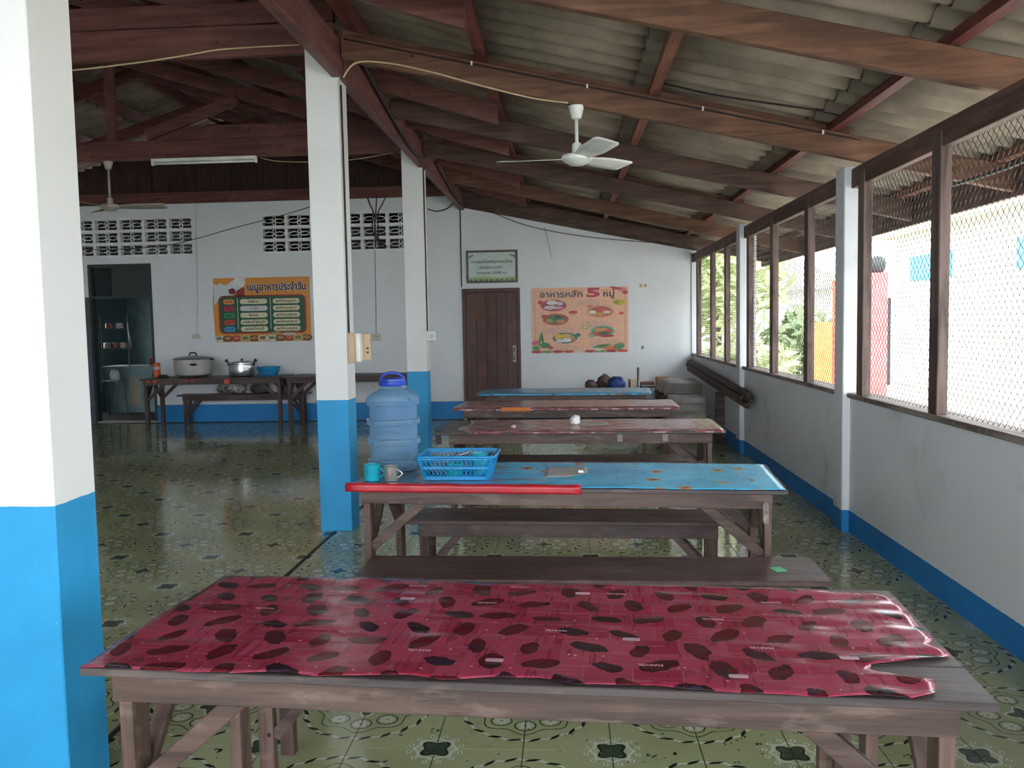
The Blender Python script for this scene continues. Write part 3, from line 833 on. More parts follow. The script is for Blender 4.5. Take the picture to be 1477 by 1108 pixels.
# perforated basket
M_BASK = plain('blue_basket_plastic', lin(10, 124, 180), .35)
bq = on_table(T2, -.505, -.115, .7575)
bk = thing('basket', 'blue perforated plastic basket holding cups and spoons', 'basket', bq, T2.rotation_euler.z + .05)
bw, bd, tw, td, bh = .30, .19, .37, .26, .115
b = B().box(-bw / 2, bw / 2, -bd / 2, bd / 2, 0, .004); b.obj('basket_base', M_BASK, bk)
b = B()
for z, q in ((.006, 0.0), (bh, 1.0)):
    wq = (bw + (tw - bw) * q) / 2; dq = (bd + (td - bd) * q) / 2
rim = rrect(-tw / 2, tw / 2, -td / 2, td / 2, .02, 5)
b.tube([(x, y, bh) for x, y in rim], .007, 6, closed=True); b.obj('basket_rim', M_BASK, bk, smooth=True)
def side(p0, p1, t0, t1, n, gaps):
    b = B(); P0, P1, Q0, Q1 = map(Vector, (p0, p1, t0, t1))
    at = lambda u, v: (P0.lerp(P1, u)).lerp(Q0.lerp(Q1, u), v)
    for va, vb in ((0, .13), (.47, .56), (.88, 1.0)):
        b.bar(at(0, (va + vb) / 2), at(1, (va + vb) / 2), .004, bh * (vb - va), (0, 0, 1))
    for k in range(n + 1):      # crossed bars make lozenge holes
        u0, u1 = k / n, min(1, max(0, (k + 1) / n))
        for v0, v1 in ((.10, .50), (.52, .92)):
            b.bar(at(u0, v0), at(min(1, u0 + 1 / n), v1), .0035, .0045, (0, 1, 0) if n > 10 else (1, 0, 0))
            b.bar(at(min(1, u0 + 1 / n), v0), at(u0, v1), .0035, .0045, (0, 1, 0) if n > 10 else (1, 0, 0))
    for u in (0.0, .02, .98, 1.0): b.bar(at(u, 0), at(u, 1), .005, .009, (0, 1, 0) if n > 10 else (1, 0, 0))
    return b
cr = lambda z, wq, dq: [(-wq / 2, -dq / 2, z), (wq / 2, -dq / 2, z), (wq / 2, dq / 2, z), (-wq / 2, dq / 2, z)]
lo = cr(.004, bw, bd); hi = cr(bh, tw - .01, td - .01)
for k in range(4):
    side(lo[k], lo[(k + 1) % 4], hi[k], hi[(k + 1) % 4], 16 if k % 2 == 0 else 9, 0).obj('basket_side', M_BASK, bk)
def in_basket(x, y, z):
    bpy.context.view_layer.update(); return bk.matrix_world @ Vector((x, y, z))
mug('cup', 'teal cup lying low inside the blue basket front', in_basket(-.02, -.045, .005), .036, .07, plain('green_teal', lin(40, 170, 160), .35), 1.0, cat='cup')
mug('cup', 'pale teal cup standing at the basket right side', in_basket(.095, .04, .005), .042, .105, plain('sky_plastic', lin(70, 184, 206), .35), 2.6, cat='cup')
o = B().tube([(-.07, .03, .06), (.0, .035, .10), (.05, .03, .118)], [.004, .004, .005], 6).lathe([(.004, 0), (.016, .006), (.018, .010)], 12, (.058, .03, .112)).obj('spoon', M_STEEL, None, smooth=True)
o.location = bk.location; o.rotation_euler = bk.rotation_euler; tag(o, 'steel spoon leaning out of the blue basket', 'spoon')
o = B().lathe([(.03, 0), (.05, .02), (.056, .05), (.053, .05), (.03, .006)], 20, (-.10, .03, .006)).obj('bowl', plain('grey_bowl', lin(120, 132, 134), .4), None, auto=.8)
o.location = bk.location; o.rotation_euler = bk.rotation_euler; tag(o, 'small grey bowl in the left of the blue basket', 'bowl')

# ------------------------------------------------------------------ serving tables by the back wall
FM = (M_FARW, M_FARZ, M_FARW, M_FARW)
TL = table('dark serving table with the rice cooker by the back wall', (-5.22, 12.59), R_(3.0), L=2.10, W=.72, H=.765, mats=FM, group='serving tables by the back wall', over=.04, name='serving_table', legw=.05, apr=.075)
TR = table('dark serving table half hidden behind the middle column', (-3.15, 12.62), R_(-.5), L=1.95, W=.72, H=.765, mats=FM, group='serving tables by the back wall', over=.04, name='serving_table', legw=.05, apr=.075)
bench('dark bench under the rice cooker table with plastic bags on it', (-5.05, 13.15), R_(0.2), L=2.06, W=.32, H=.46, mats=FM, group='benches by the back wall', inset=.08, name='bench')
# rice cooker
rc = thing('rice_cooker', 'large silver white rice cooker with black lid handle', 'rice cooker', (-5.62, 12.62, .767), 0)
M_CK = plain('grey_enamel', lin(176, 176, 170), .35); M_LID = plain('lid_aluminium', lin(130, 132, 130), .3, .5, .6); M_BLK = plain('black_plastic', lin(26, 26, 28), .4)
B().lathe([(.22, .02), (.255, .04), (.27, .09), (.278, .24), (.280, .262), (.270, .264)], 40).obj('cooker_body', M_CK, rc, auto=.7)
ld = B().lathe([(.292, .265), (.295, .275), (.25, .297), (.14, .312), (.0, .318)], 40, cap1=False).obj('cooker_lid', M_LID, rc, auto=.8)
B().tube([(-.055, 0, .312), (-.05, 0, .35), (-.035, 0, .362), (.035, 0, .362), (.05, 0, .35), (.055, 0, .312)], .011, 8).obj('lid_handle', M_BLK, ld, smooth=True)
B().prism(arc(.12, .195, .055, .02, 20), -.278, -.255, 'y').obj('control_badge', M_BLK, rc)
B().box(.27, .31, -.04, .04, .245, .275).obj('side_grip', M_BLK, rc, bevel=.006)
for a in (.8, 2.3, 3.9, 5.5): B().lathe([(.022, 0), (.022, .024)], 10, (.2 * math.cos(a), .2 * math.sin(a), 0)).obj('foot', M_BLK, rc)
# pot
pt = thing('cooking_pot', 'round aluminium pot with two black looped handles', 'pot', (-4.87, 12.62, .766), 0)
M_ALU = plain('aluminium', lin(186, 188, 190), .28, .5, .9)
B().lathe([(.15, 0), (.178, .012), (.195, .06), (.197, .12), (.185, .165), (.188, .185), (.2, .19), (.2, .205), (.186, .207), (.178, .18)], 36).obj('pot_body', M_ALU, pt, auto=.6)
pl = B().lathe([(.186, .203), (.15, .215), (.08, .224), (0, .228)], 36, cap1=False).obj('pot_lid', M_ALU, pt, auto=.8)
B().lathe([(.01, .225), (.016, .24), (.014, .262), (.004, .266)], 12).obj('lid_knob', M_BLK, pl, smooth=True)
for s in (-1, 1):
    B().tube([(s * .19, -.03, .16), (s * .21, -.03, .235), (s * .222, -.03, .255), (s * .235, -.03, .24), (s * .232, -.03, .215)], .013, 8).obj('pot_handle', M_BLK, pt, smooth=True)
# basin / colander
bs = thing('plastic_basin', 'bright blue plastic basin with a perforated lower half', 'basin', (-4.46, 12.60, .766), 0)
M_BAS = plain('basin_blue', lin(30, 130, 180), .4)
B().lathe([(.15, .06), (.172, .125), (.182, .13), (.182, .137), (.165, .135), (.145, .062)], 36).obj('basin_upper', M_BAS, bs, auto=.6)
b = B().lathe([(.13, 0), (.135, .004), (.132, .007)], 30)
for k in range(36):
    a = 2 * PI * k / 36; b.bar((.132 * math.cos(a), .132 * math.sin(a), .004), (.15 * math.cos(a), .15 * math.sin(a), .064), .012, .003, (math.cos(a), math.sin(a), 0))
b.lathe([(.141, .03), (.144, .03), (.146, .038), (.142, .038)], 30, cap0=False, cap1=False)
b.obj('basin_lower', M_BAS, bs)
# condiment jar + dark cloth
jr = thing('sauce_jar', 'orange spice jar with paler neck on the serving table', 'jar', (-6.13, 12.5, .775), 0)
M_ORG = plain('orange_jar', lin(206, 82, 42), .4)
B().lathe([(.045, 0), (.05, .01), (.05, .11), (.043, .13)], 20).obj('jar_body', M_ORG, jr, auto=.7)
B().lathe([(.051, .115), (.053, .12), (.053, .155), (.051, .158)], 20).obj('jar_band', plain('jar_band', lin(196, 168, 160), .5), jr, auto=.7)
B().lathe([(.05, .158), (.05, .21), (.045, .214)], 20).obj('jar_cap', M_ORG, jr, auto=.7)
lump('folded_rag', 'dark brown rag lying beside the orange jar', 'rag', (-5.98, 12.38, .768), .09, .05, .028, plain('dark_rag', lin(44, 36, 36), .9), 12, .3)
lump('dark_kettle_cloth', 'black rag hanging over the serving table left corner', 'rag', (-6.21, 12.62, .768), .05, .05, .08, plain('black_rag', lin(28, 28, 30), .8), 31, .35)
M_TAG = plain('red_tag', lin(196, 66, 44), .5)
for x, z0, z1, wd in ((-.93, .705, .755, .05), (-.83, .700, .755, .055), (-.36, .715, .758, .05), (-.28, .715, .758, .05), (.23, .665, .755, .085)):
    B().prism(arc(x, (z0 + z1) / 2, wd / 2, (z1 - z0) / 2, 12), -.3375, -.3305, 'y').obj('red_label', M_TAG, TL)
def bagmat():
    M = Mat('thin_plastic_bag', .3, .5); n = M.noise(M.pos('obj'), 14.0, 4)
    return M.col(M.mix(n.ramp(.4, .6), lin(92, 84, 80), lin(190, 186, 182))).bump(n, .8, .01).m
M_BAG = bagmat()
lump('plastic_bag', 'crinkled clear plastic bag on the bench under the pot', 'bag', (-5.25, 13.13, .463), .22, .12, .10, M_BAG, 3, .35, 24, 3)
lump('plastic_bag', 'smaller dark plastic bag on the bench right of the clear one', 'bag', (-4.80, 13.13, .463), .13, .11, .11, plain('grey_bag', lin(78, 76, 80), .35), 9, .4, 24, 3)

# ------------------------------------------------------------------ doors
d1 = struct('door_1', (DD[0], D, 0)); W1 = DD[1] - DD[0]; H1 = DD[3]
for x0, x1, z0, z1 in ((0, .05, 0, H1), (W1 - .05, W1, 0, H1), (.05, W1 - .05, H1 - .06, H1)):
    B().box(x0, x1, -.03, .10, z0, z1).obj('door_frame', M_DOOR, d1, bevel=.004)
lf = struct('x'); bpy.data.objects.remove(lf)
nb = 5; pw = (W1 - .10) / nb
for k in range(nb):
    B().box(.05 + k * pw + .0015, .05 + (k + 1) * pw - .0015, .0, .035, .012, H1 - .062).obj('door_board', M_DOOR, d1, bevel=.002)
B().box(.07, .34, -.003, .001, H1 - .50, H1 - .10).obj('torn_veneer', plain('torn_veneer', lin(96, 62, 48), .6), d1)
hd = B().tube([(W1 - .10, -.02, .92), (W1 - .10, -.05, .94), (W1 - .10, -.05, 1.08), (W1 - .10, -.02, 1.10)], .011, 8).obj('door_handle', M_STEEL, d1, smooth=True)
B().box(W1 - .125, W1 - .075, -.006, .002, .88, 1.14).obj('lock_plate', plain('dull_metal', lin(120, 112, 104), .4, .5, .7), d1)

# kitchen doorway with its transom and the dim kitchen behind it
M_KGREY = plain('kitchen_grey_paint', lin(112, 134, 138), .6); M_KDARK = plain('dark_green_frame', lin(50, 56, 56), .5)
kd = struct('door_2', (DK[0], D, 0)); W2 = DK[1] - DK[0]
for x0, x1, z0, z1 in ((.0, .05, 0, 2.54), (W2 - .04, W2, 0, 2.54), (.05, W2 - .04, 2.50, 2.54), (.05, W2 - .04, 2.0, 2.04)):
    B().box(x0, x1, -.01, .11, z0, z1).obj('door_frame', M_KDARK, kd)
B().box(.36, W2 - .04, .05, .07, 2.04, 2.50).obj('transom_panel', M_KDARK, kd)
b = B()
for k in range(12): b.bar((.06 + k * .025, .06, 2.05), (.06 + k * .025, .06, 2.49), .004, .004, (0, 1, 0))
for k in range(16): b.bar((.05, .06, 2.06 + k * .028), (.36, .06, 2.06 + k * .028), .004, .004, (0, 1, 0))
b.obj('transom_mesh', M_KDARK, kd)
B().box(-.02, .05, -.09, -.012, 0, 2.02).obj('door_leaf', plain('slate_door', lin(78, 86, 92), .5), kd)
B().box(-.02, W2, -.02, .13, 0, .025).obj('threshold', plain('pale_threshold', lin(150, 148, 138), .7), kd)
wk = B().box(XL, -5.4, D + 3.4, D + 3.5, 0, 3.4).box(-5.5, -5.4, D + .12, D + 3.4, 0, 3.4).obj('wall_kitchen', M_KGREY); wk['kind'] = 'structure'
ws = B().box(-5.4, 2.05, D + 3.4, D + 3.5, 0, 3.4).box(2.0, 2.1, D + .12, D + 3.4, 0, 3.4).obj('wall_store', plain('store_wall', lin(120, 116, 110), .7)); ws['kind'] = 'structure'
ck = B().box(XL - .2, 2.1, D + .121, D + 3.5, 3.4, 3.45).obj('ceiling_store', plain('store_ceiling', lin(70, 60, 56), .7)); ck['kind'] = 'structure'
wk2 = B().box(XL - .12, XL, D + .12, D + 3.4, 0, .9).box(XL - .12, XL, D + .12, D + 3.4, 2.0, 3.4).box(XL - .12, XL, D + .12, D + 1.6, .9, 2.0).box(XL - .12, XL, D + 2.3, D + 3.4, .9, 2.0).obj('wall_kitchen_side', M_KGREY); wk2['kind'] = 'structure'  # unseen side wall; its opening is added to let sky light in
kc = thing('kitchen_counter', 'pale blue green counter seen through the kitchen doorway', 'counter', (-7.75, 15.2, 0))
B().box(-.55, 1.0, -.25, .35, 0, .80).obj('counter_body', plain('counter_paint', lin(140, 168, 170), .5), kc)
B().box(-.6, 1.05, -.29, .38, .80, .84).obj('counter_top', plain('counter_top', lin(150, 160, 160), .4), kc)
pn = B().box(-.12, .10, -.262, -.251, .12, .66).obj('louver_panel', plain('cream_louver', lin(176, 170, 150), .5), kc)
for k in range(11): B().box(-.10, .08, -.275, -.262, .15 + k * .045, .172 + k * .045).obj('louver', plain('cream_slat', lin(196, 190, 172), .5) if k == 0 else bpy.data.materials['cream_slat'], pn)
sl = thing('stool', 'thin legged grey stool just inside the kitchen doorway', 'stool', (-7.80, 14.3, 0))
B().box(-.16, .16, -.14, .14, .60, .625).obj('stool_seat', plain('stool_top', lin(110, 120, 122), .5), sl, bevel=.004)
for a in (-1, 1):
    for c_ in (-1, 1): B().tube([(a * .13, c_ * .11, .6), (a * .17, c_ * .15, 0)], .012, 6).obj('leg', M_BLK, sl)
lump('plastic_bag', 'pale plastic bag standing on the kitchen stool', 'bag', (-7.76, 14.3, .627), .09, .08, .11, plain('pale_bag', lin(196, 204, 206), .4), 17, .25)
o = B().box(-7.55, -7.2, 15.1, 15.3, .842, .98).obj('red_crate', plain('red_crate', lin(120, 40, 40), .5), None, bevel=.01); tag(o, 'dull red box on the kitchen counter', 'box')
rk = thing('dish_rack', 'wall rack with hanging utensils inside the kitchen', 'rack', (-8.0, 14.9, 1.0))
for z in (.15, .5):
    B().box(-.3, .25, -.1, .1, z, z + .02).obj('rack_shelf', M_STEEL, rk)
for a in (-.28, .23): B().box(a, a + .02, -.1, -.08, -.16, .75).obj('rack_post', M_STEEL, rk)
for k, (x, z) in enumerate(((-8.2, 1.17), (-8.05, 1.17), (-7.9, 1.17), (-8.15, 1.52), (-7.95, 1.52))):
    o = B().lathe([(.05, 0), (.06, .02), (.055, .09), (.04, .1)], 14, (x, 14.9, z + .001)).obj('kitchen_jar', plain('jar_brown', lin(150, 96, 80), .4) if k % 2 else plain('jar_pale', lin(190, 180, 170), .4), None, auto=.7)
    tag(o, ('small brown jar' if k % 2 else 'small pale jar') + ' on the %s kitchen rack shelf, %s' % (('lower', 'leftmost') if k == 0 else ('lower', 'middle') if k == 1 else ('lower', 'rightmost') if k == 2 else ('upper', 'left') if k == 3 else ('upper', 'right')), 'jar')
o = B().tube([(-7.73, 14.76, 1.62), (-7.71, 14.75, 1.40), (-7.68, 14.74, 1.16)], [.012, .014, .03], 8).obj('ladle', M_ALU, None, smooth=True); tag(o, 'pale ladle hanging from the kitchen rack', 'ladle')

# ------------------------------------------------------------------ fans, lamp
def fan(label, loc, rod, mat, a0, R=.56, hub=1.0):
    t = thing('ceiling_fan', label, 'fan', loc, 0, 'ceiling fans')
    B().lathe([(.030, -.085), (.034, -.08), (.052, -.01), (.055, 0)], 24).obj('canopy', mat, t, auto=.7)
    B().lathe([(.0125, -rod), (.0125, -.08)], 12).obj('down_rod', mat, t, smooth=True)
    B().lathe([(.032, -rod - .045), (.034, -rod - .04), (.034, -rod + .02), (.026, -rod + .03)], 20).obj('coupling', mat, t, auto=.7)
    zb = -rod - .05
    B().lathe([(.03, -.072), (.055, -.068), (.072, -.055), (.085, -.05), (.104, -.035), (.108, -.02), (.104, -.006), (.08, .004), (.03, .008)], 32, (0, 0, zb)).obj('motor_housing', mat, t, auto=.5)
    for k in range(3):
        a = a0 + k * 2 * PI / 3
        b = B()
        ca, sa = math.cos(a), math.sin(a)
        def fn(u, v):
            r = .09 + u * (R - .09); wd = (.052 + .034 * min(1, u * 2.5)) * (1 if u < .97 else .8)
            s_ = (v - .5) * 2 * wd; z = s_ * -.22 + zb - .022 + .012 * u
            return (r * ca - s_ * sa, r * sa + s_ * ca, z)
        b.grid(fn, 12, 4).obj('fan_blade', mat, t, smooth=True, solid=.003)
    return t
fan('white three-bladed ceiling fan hung from the rafter above the tables', (.095, 6.05, ZLO(.095) - .002), .28, M_FAN, R_(170), .56)
fan('dull old ceiling fan by the kitchen doorway', (-5.23, Y3 + .085, 3.429), .44, M_FANOLD, R_(12), .62)
lm = thing('fluorescent_batten', 'white fluorescent tube fitting under the roof beam', 'lamp', (-4.08, Y3 + .045, 3.38))
B().box(-.61, .61, -.03, .03, .02, .055).obj('batten_body', M_FAN, lm, bevel=.004)
B().tube([(-.58, -.002, -.0), (.58, -.002, -.0)], .013, 10).obj('lamp_tube', plain('lamp_tube', lin(226, 228, 226), .2), lm, smooth=True)
for s in (-1, 1): B().box(s * .6 - .012, s * .6 + .012, -.02, .02, -.018, .02).obj('lamp_holder', M_FAN, lm)

# ------------------------------------------------------------------ cables, switches
def cable(label, pts, r, mat, k=6, name='cable'):
    o = B().tube(smooth_path(pts, k), r, 6).obj(name, mat, None, smooth=True)
    return tag(o, label, 'cable')
zl = lambda x, d=0: ZLO(x) + d
cable('cream cable sagging from the middle column to the white fan', [(-1.52, 6.02, 3.22), (-1.42, 6.0, 3.31), (-1.2, 6.0, 3.30), (-.9, 6.005, 3.23), (-.55, 6.01, zl(-.55, .0)), (-.2, 6.01, zl(-.2, -.015)), (0.04, 6.01, zl(.04, .0))], .006, M_CREAM)
cable('black wire clipped along the orange rafter', [(x, 6.014, zl(x, .135)) for x in (-1.5, -1, -.5, 0, .5, 1, 1.5, 2.0)], .006, M_BLACK)
for x in (-.62, .17, .95, 1.75):
    o = B().box(x - .006, x + .006, 6.006, 6.019, zl(x, .126), zl(x, .152)).obj('cable_clip', M_WHITE); tag(o, 'white cable clip on the orange rafter, %s' % {-.62: 'nearest the middle column', .17: 'above the fan', .95: 'right of the fan', 1.75: 'nearest the window wall'}[x], 'clip', 'cable clips')
cable('thick black cables sagging along the red beam between columns', [(-1.50, 6.4, 3.52), (-1.50, 6.6, 3.47), (-1.51, 7.3, 3.38), (-1.51, 8.2, 3.28), (-1.51, 9.0, 3.25), (-1.51, 9.6, 3.33)], .014, M_BLACK)
cable('black cable on the red beam near the back wall', [(-1.52, 10.3, 3.42), (-1.515, 11.2, 3.33), (-1.515, 12.2, 3.27), (-1.515, 13.1, 3.30)], .013, M_BLACK)
cable('cream cable running along the near tie beam', [(-4.2, 6.13, 3.41), (-3.6, 6.12, 3.37), (-3.1, 6.12, 3.40), (-2.7, 6.12, 3.44), (-2.4, 6.12, 3.475), (-1.85, 6.12, 3.485)], .006, M_CREAM)
cable('pale wire strung from far tie beam to farthest column', [(-3.42, 9.67, 3.41), (-3.2, 9.66, 3.36), (-2.7, 9.66, 3.34), (-2.3, 9.66, 3.36), (-1.9, 9.67, 3.42)], .0045, M_CREAM)
cable('black wire slung low across the ventilation blocks', [(-7.7, D - .25, 2.78), (-7.0, D - .3, 2.74), (-6.0, D - .35, 2.80), (-5.0, D - .5, 3.0), (-4.2, D - .6, 3.16), (-3.6, D - .7, 3.30)], .006, M_BLACK)
for dx, lab in ((0, 'left strand'), (.10, 'middle strand'), (.2, 'right strand')):
    cable('tangled black cable over the right ventilation blocks, ' + lab, [(-3.05 + dx * 1.6, D - .03 - dx * .2, 3.50), (-3.0 + dx, D - .03 - dx * .2, 3.36), (-2.95 + dx * .4, D - .03 - dx * .2, 3.22), (-2.98 + dx * .5, D - .03 - dx * .2, 3.0), (-2.93 + dx * .3, D - .03 - dx * .2, 2.82), (-2.94 + dx, D - .03 - dx * .2, 2.70)], .009, M_BLACK)
cable('grey conduit dropping from ventilation blocks to the wall socket', [(-2.95, D - .012, 2.66), (-2.955, D - .012, 2.2), (-2.96, D - .012, 1.8), (-2.97, D - .012, 1.37)], .006, plain('grey_wire', lin(120, 120, 118), .5))
cable('pale conduit down the wall above the serving table', [(-5.79, D - .01, 3.45), (-5.80, D - .01, 2.7), (-5.82, D - .01, 2.0), (-5.85, D - .01, 1.40)], .007, plain('pale_conduit', lin(186, 190, 190), .5))
cable('dark wire down the middle column edge', [(XC + .008, Y2 + .05, 3.2), (XC + .008, Y2 + .06, 2.4), (XC + .008, Y2 + .055, 1.44)], .007, M_BLACK)
cable('dark wire down the farthest column edge', [(XC + .008, Y3 + .04, 3.25), (XC + .008, Y3 + .045, 2.3), (XC + .008, Y3 + .04, 1.42)], .008, M_BLACK)
cable('black wire down the wall beside the wooden door', [(-1.60, D - .01, 3.26), (-1.603, D - .01, 2.6), (-1.603, D - .01, 2.06)], .010, M_BLACK)
cable('black cable looping from far column to the red beam end', [(-2.1, D - .03, 3.27), (-1.95, D - .05, 3.23), (-1.78, D - .08, 3.27), (-1.68, D - .1, 3.36)], .010, M_BLACK)
cable('thin black wire drooping below the sloping roof plate', [(-1.3, D - .15, 3.27), (-.6, D - .12, 2.98), (.2, D - .1, 2.80), (1.0, D - .1, 2.70), (1.85, D - .1, 2.62)], .006, M_BLACK)
cable('thin wire hanging beside the door plaque', [(-.30, D - .02, 2.95), (-.25, D - .02, 2.72), (-.2, D - .02, 2.48)], .003, M_BLACK)
cable('dark wire along the outer eave behind the mesh', [(2.5, 3.2, 2.36), (2.5, 4.0, 2.40), (2.55, 5.0, 2.34), (2.6, 6.0, 2.36)], .012, M_BLACK)
cable('double black wire between rafters under the roof sheets', [(.6, 5.9, 3.09), (1.0, 5.85, 2.97), (1.5, 5.82, 2.87), (1.8, 5.85, 2.82)], .007, M_BLACK)
cable('thin wire running down the window side wall corner', [(XW - .02, D - .01, 2.5), (XW - .02, D - .01, 1.5), (XW - .02, D - .01, .8)], .005, M_BLACK)
M_SW = plain('switch_cream', lin(200, 196, 178), .45); M_SWB = plain('switch_tan', lin(186, 160, 128), .5)
sw = thing('switch_box', 'breaker box with red label on the middle column', 'switch box', (XC, Y2 + .02, 1.23), 0)
B().box(0, .045, .015, .07, .0, .215).obj('wood_backing', M_SWB, sw, bevel=.004)
B().box(0.0, .075, .075, .16, .0, .21).obj('box_body', M_FAN, sw, bevel=.004)
B().box(.012, .045, .073, .075, .012, .055).obj('red_mark', plain('red_mark', lin(226, 120, 100), .5), sw)
B().box(0, .13, .17, .20, .01, .205).obj('side_panel', M_SWB, sw, bevel=.004)
for z in (.06, .09): B().box(.10, .118, .166, .171, z, z + .014).obj('socket_hole', M_BLK, sw)
def socket(label, loc, wd=.14, ht=.12, mat=M_SW):
    t = thing('wall_socket', label, 'socket', loc, 0, 'wall sockets')
    B().box(-wd / 2, wd / 2, -.03, 0, 0, ht).obj('socket_plate', mat, t, bevel=.004)
    for x in (-.035, .005, .035):
        for z in (.03, .075): B().box(x - .004, x + .004, -.032, -.03, z - .008, z + .008).obj('socket_slot', M_BLK, t)
socket('cream wall socket between the two far columns', (-2.97, D - .001, 1.245))
socket('small cream wall socket above the rice cooker', (-5.86, D - .001, 1.325), .13, .075)
t = thing('wall_switch', 'small white switch box on the farthest column', 'switch', (XC, Y3 + .03, 1.31))
B().box(0, .10, 0, .05, 0, .10).obj('switch_body', M_FAN, t, bevel=.004); B().box(.02, .08, -.003, 0, .02, .08).obj('switch_plate', M_SW, t)

# ------------------------------------------------------------------ posters and plaque
_fc = {}
def flat(c, rough=.4):
    key = tuple(c)
    if key not in _fc: _fc[key] = plain('print_%d_%d_%d' % c, lin(*c), rough, .5, 0, .08, 20)
    return _fc[key]
def shape(out, layer, c, parent, name):
    return B().prism(out, -.0012 * layer - .001, -.0012 * layer + .0008, 'y').obj(name, flat(c), parent)
def blob(cx, cz, rx, rz, layer, c, parent, name='printed_shape', n=16, j=0.0, rot=0):
    o = []
    for k in range(n):
        a = 2 * PI * k / n; q = 1 + j * math.sin(k * 2.7 + cx * 31)
        x, z = rx * q * math.cos(a), rz * q * math.sin(a)
        o.append((cx + x * math.cos(rot) - z * math.sin(rot), cz + x * math.sin(rot) + z * math.cos(rot)))
    return shape(o, layer, c, parent, name)
# menu poster
W, Hh = 1.55, 1.01
pm = thing('poster', 'orange daily menu poster with a green board above the pot', 'poster', (-5.555, D - .004, 1.268), R_(0), 'wall posters')
B().prism([(0, 0), (W, .0), (W, Hh), (.0, Hh), (-.02, Hh * .6)], -.002, .002, 'y').obj('poster_sheet', flat((214, 142, 56)), pm)
shape([(0, .58), (.0, .93), (.06, .9), (.10, .93), (.2, .9), (.26, .93), (.36, Hh), (.52, Hh), (.50, .9), (.40, .82), (.30, .74), (.1, .70)], 1, (206, 214, 218), pm, 'torn_corner')
blob(.42, .93, .10, .075, 2, (226, 226, 222), pm, 'chef_hat', 14, .12)
blob(.30, .80, .06, .05, 3, (120, 36, 44), pm, 'red_scarf', 10, .1)
shape([(.34, .72), (.50, .72), (.50, .86), (.38, .82)], 2, (150, 40, 50), pm, 'red_sleeve')
shape(rrect(.07, W - .07, .13, .735, .08), 2, (134, 54, 40), pm, 'board_border')
shape(rrect(.10, W - .10, .155, .71, .06), 3, (36, 84, 58), pm, 'green_board')
for k, c in enumerate(((214, 140, 78), (176, 40, 88), (52, 140, 80), (196, 76, 56), (60, 150, 200))):
    z = .635 - k * .108
    shape(rrect(.15, .33, z - .04, z + .04, .035, 3), 4, c, pm, 'day_tag')
    shape(rrect(.42, .86, z - .04, z + .04, .035, 3), 4, (214, 208, 172) if k != 1 else (206, 206, 204), pm, 'dish_strip')
    shape(rrect(.95, 1.38, z - .04, z + .04, .035, 3), 4, (214, 208, 172), pm, 'dish_strip')
    lettering(('จันทร์', 'อังคาร', 'พุธ', 'พฤหัสบดี', 'ศุกร์')[k], .05, flat((90, 30, 30)) if k in (0, 1, 3) else flat((20, 40, 50)), pm, (.24, -.0075, z), width=.12, bold=.0008)
    lettering(('ต้มผักกาด', 'ลาบไก่', 'ผัดกะเพรา', 'แกงจืดเต้าหู้หมูสับ', 'ขนมจีน/น้ำยากะทิ')[k], .055, flat((40, 40, 34)) if k != 1 else flat((96, 104, 140)), pm, (.64, -.0075, z), width=(.18, .13, .15, .38, .30)[k], bold=.0012)
    lettering('ผลไม้ตามฤดูกาล', .05, flat((40, 40, 34)), pm, (1.165, -.0075, z), width=.33, bold=.0012)
for x in (.375, .905): shape([(x, .2), (x + .008, .2), (x + .008, .69), (x, .69)], 4, (200, 214, 206), pm, 'board_line')
tl = lettering('เมนูอาหารประจำวัน', .155, flat((240, 240, 240)), pm, (1.02, -.0065, .855), width=.955, bold=.009)
lettering('เมนูอาหารประจำวัน', .155, flat((24, 28, 66)), pm, (1.02, -.0090, .855), width=.945, bold=.0055)
for k in range(11):
    x = .06 + k * .142
    blob(x, .055, .085, .05, 5 + k % 2, ((206, 214, 208), (96, 60, 44), (160, 50, 44), (190, 170, 120), (70, 66, 50), (206, 196, 176))[k % 6], pm, 'printed_dish', 14, .05)
    blob(x, .06, .055, .03, 7, ((120, 130, 90), (170, 130, 90), (200, 110, 80), (110, 120, 60), (170, 120, 70), (130, 90, 60))[k % 6], pm, 'printed_food', 10, .15)
blob(.98, .125, .10, .022, 7, (176, 150, 80), pm, 'printed_dish'); blob(1.2, .115, .11, .024, 8, (196, 186, 160), pm, 'printed_dish')
# food groups poster
pf = thing('poster', 'peach poster of five food groups right of the wooden door', 'poster', (-.522, D - .004, 1.01), R_(-.6), 'wall posters')
W, Hh = 1.49, 1.005
B().prism([(0, 0), (W - .01, 0), (W, Hh), (.0, Hh + .005)], -.002, .002, 'y').obj('poster_sheet', flat((226, 172, 140)), pf)
for x0, x1, z0, z1 in ((.05, .056, .1, .96), (W - .056, W - .05, .1, .9), (.05, W - .2, .955, .961)): shape([(x0, z0), (x1, z0), (x1, z1), (x0, z1)], 1, (186, 110, 84), pf, 'printed_border')
lettering('อาหารหลัก', .13, flat((20, 22, 34)), pf, (.46, -.004, .90), width=.66, bold=.003)
lettering('5', .20, flat((232, 220, 214)), pf, (.955, -.0035, .915), width=.25, bold=.012)
lettering('5', .19, flat((176, 34, 48)), pf, (.955, -.006, .915), width=.225, bold=.010)
lettering('หมู่', .13, flat((20, 22, 34)), pf, (1.19, -.004, .90), width=.17, bold=.003)
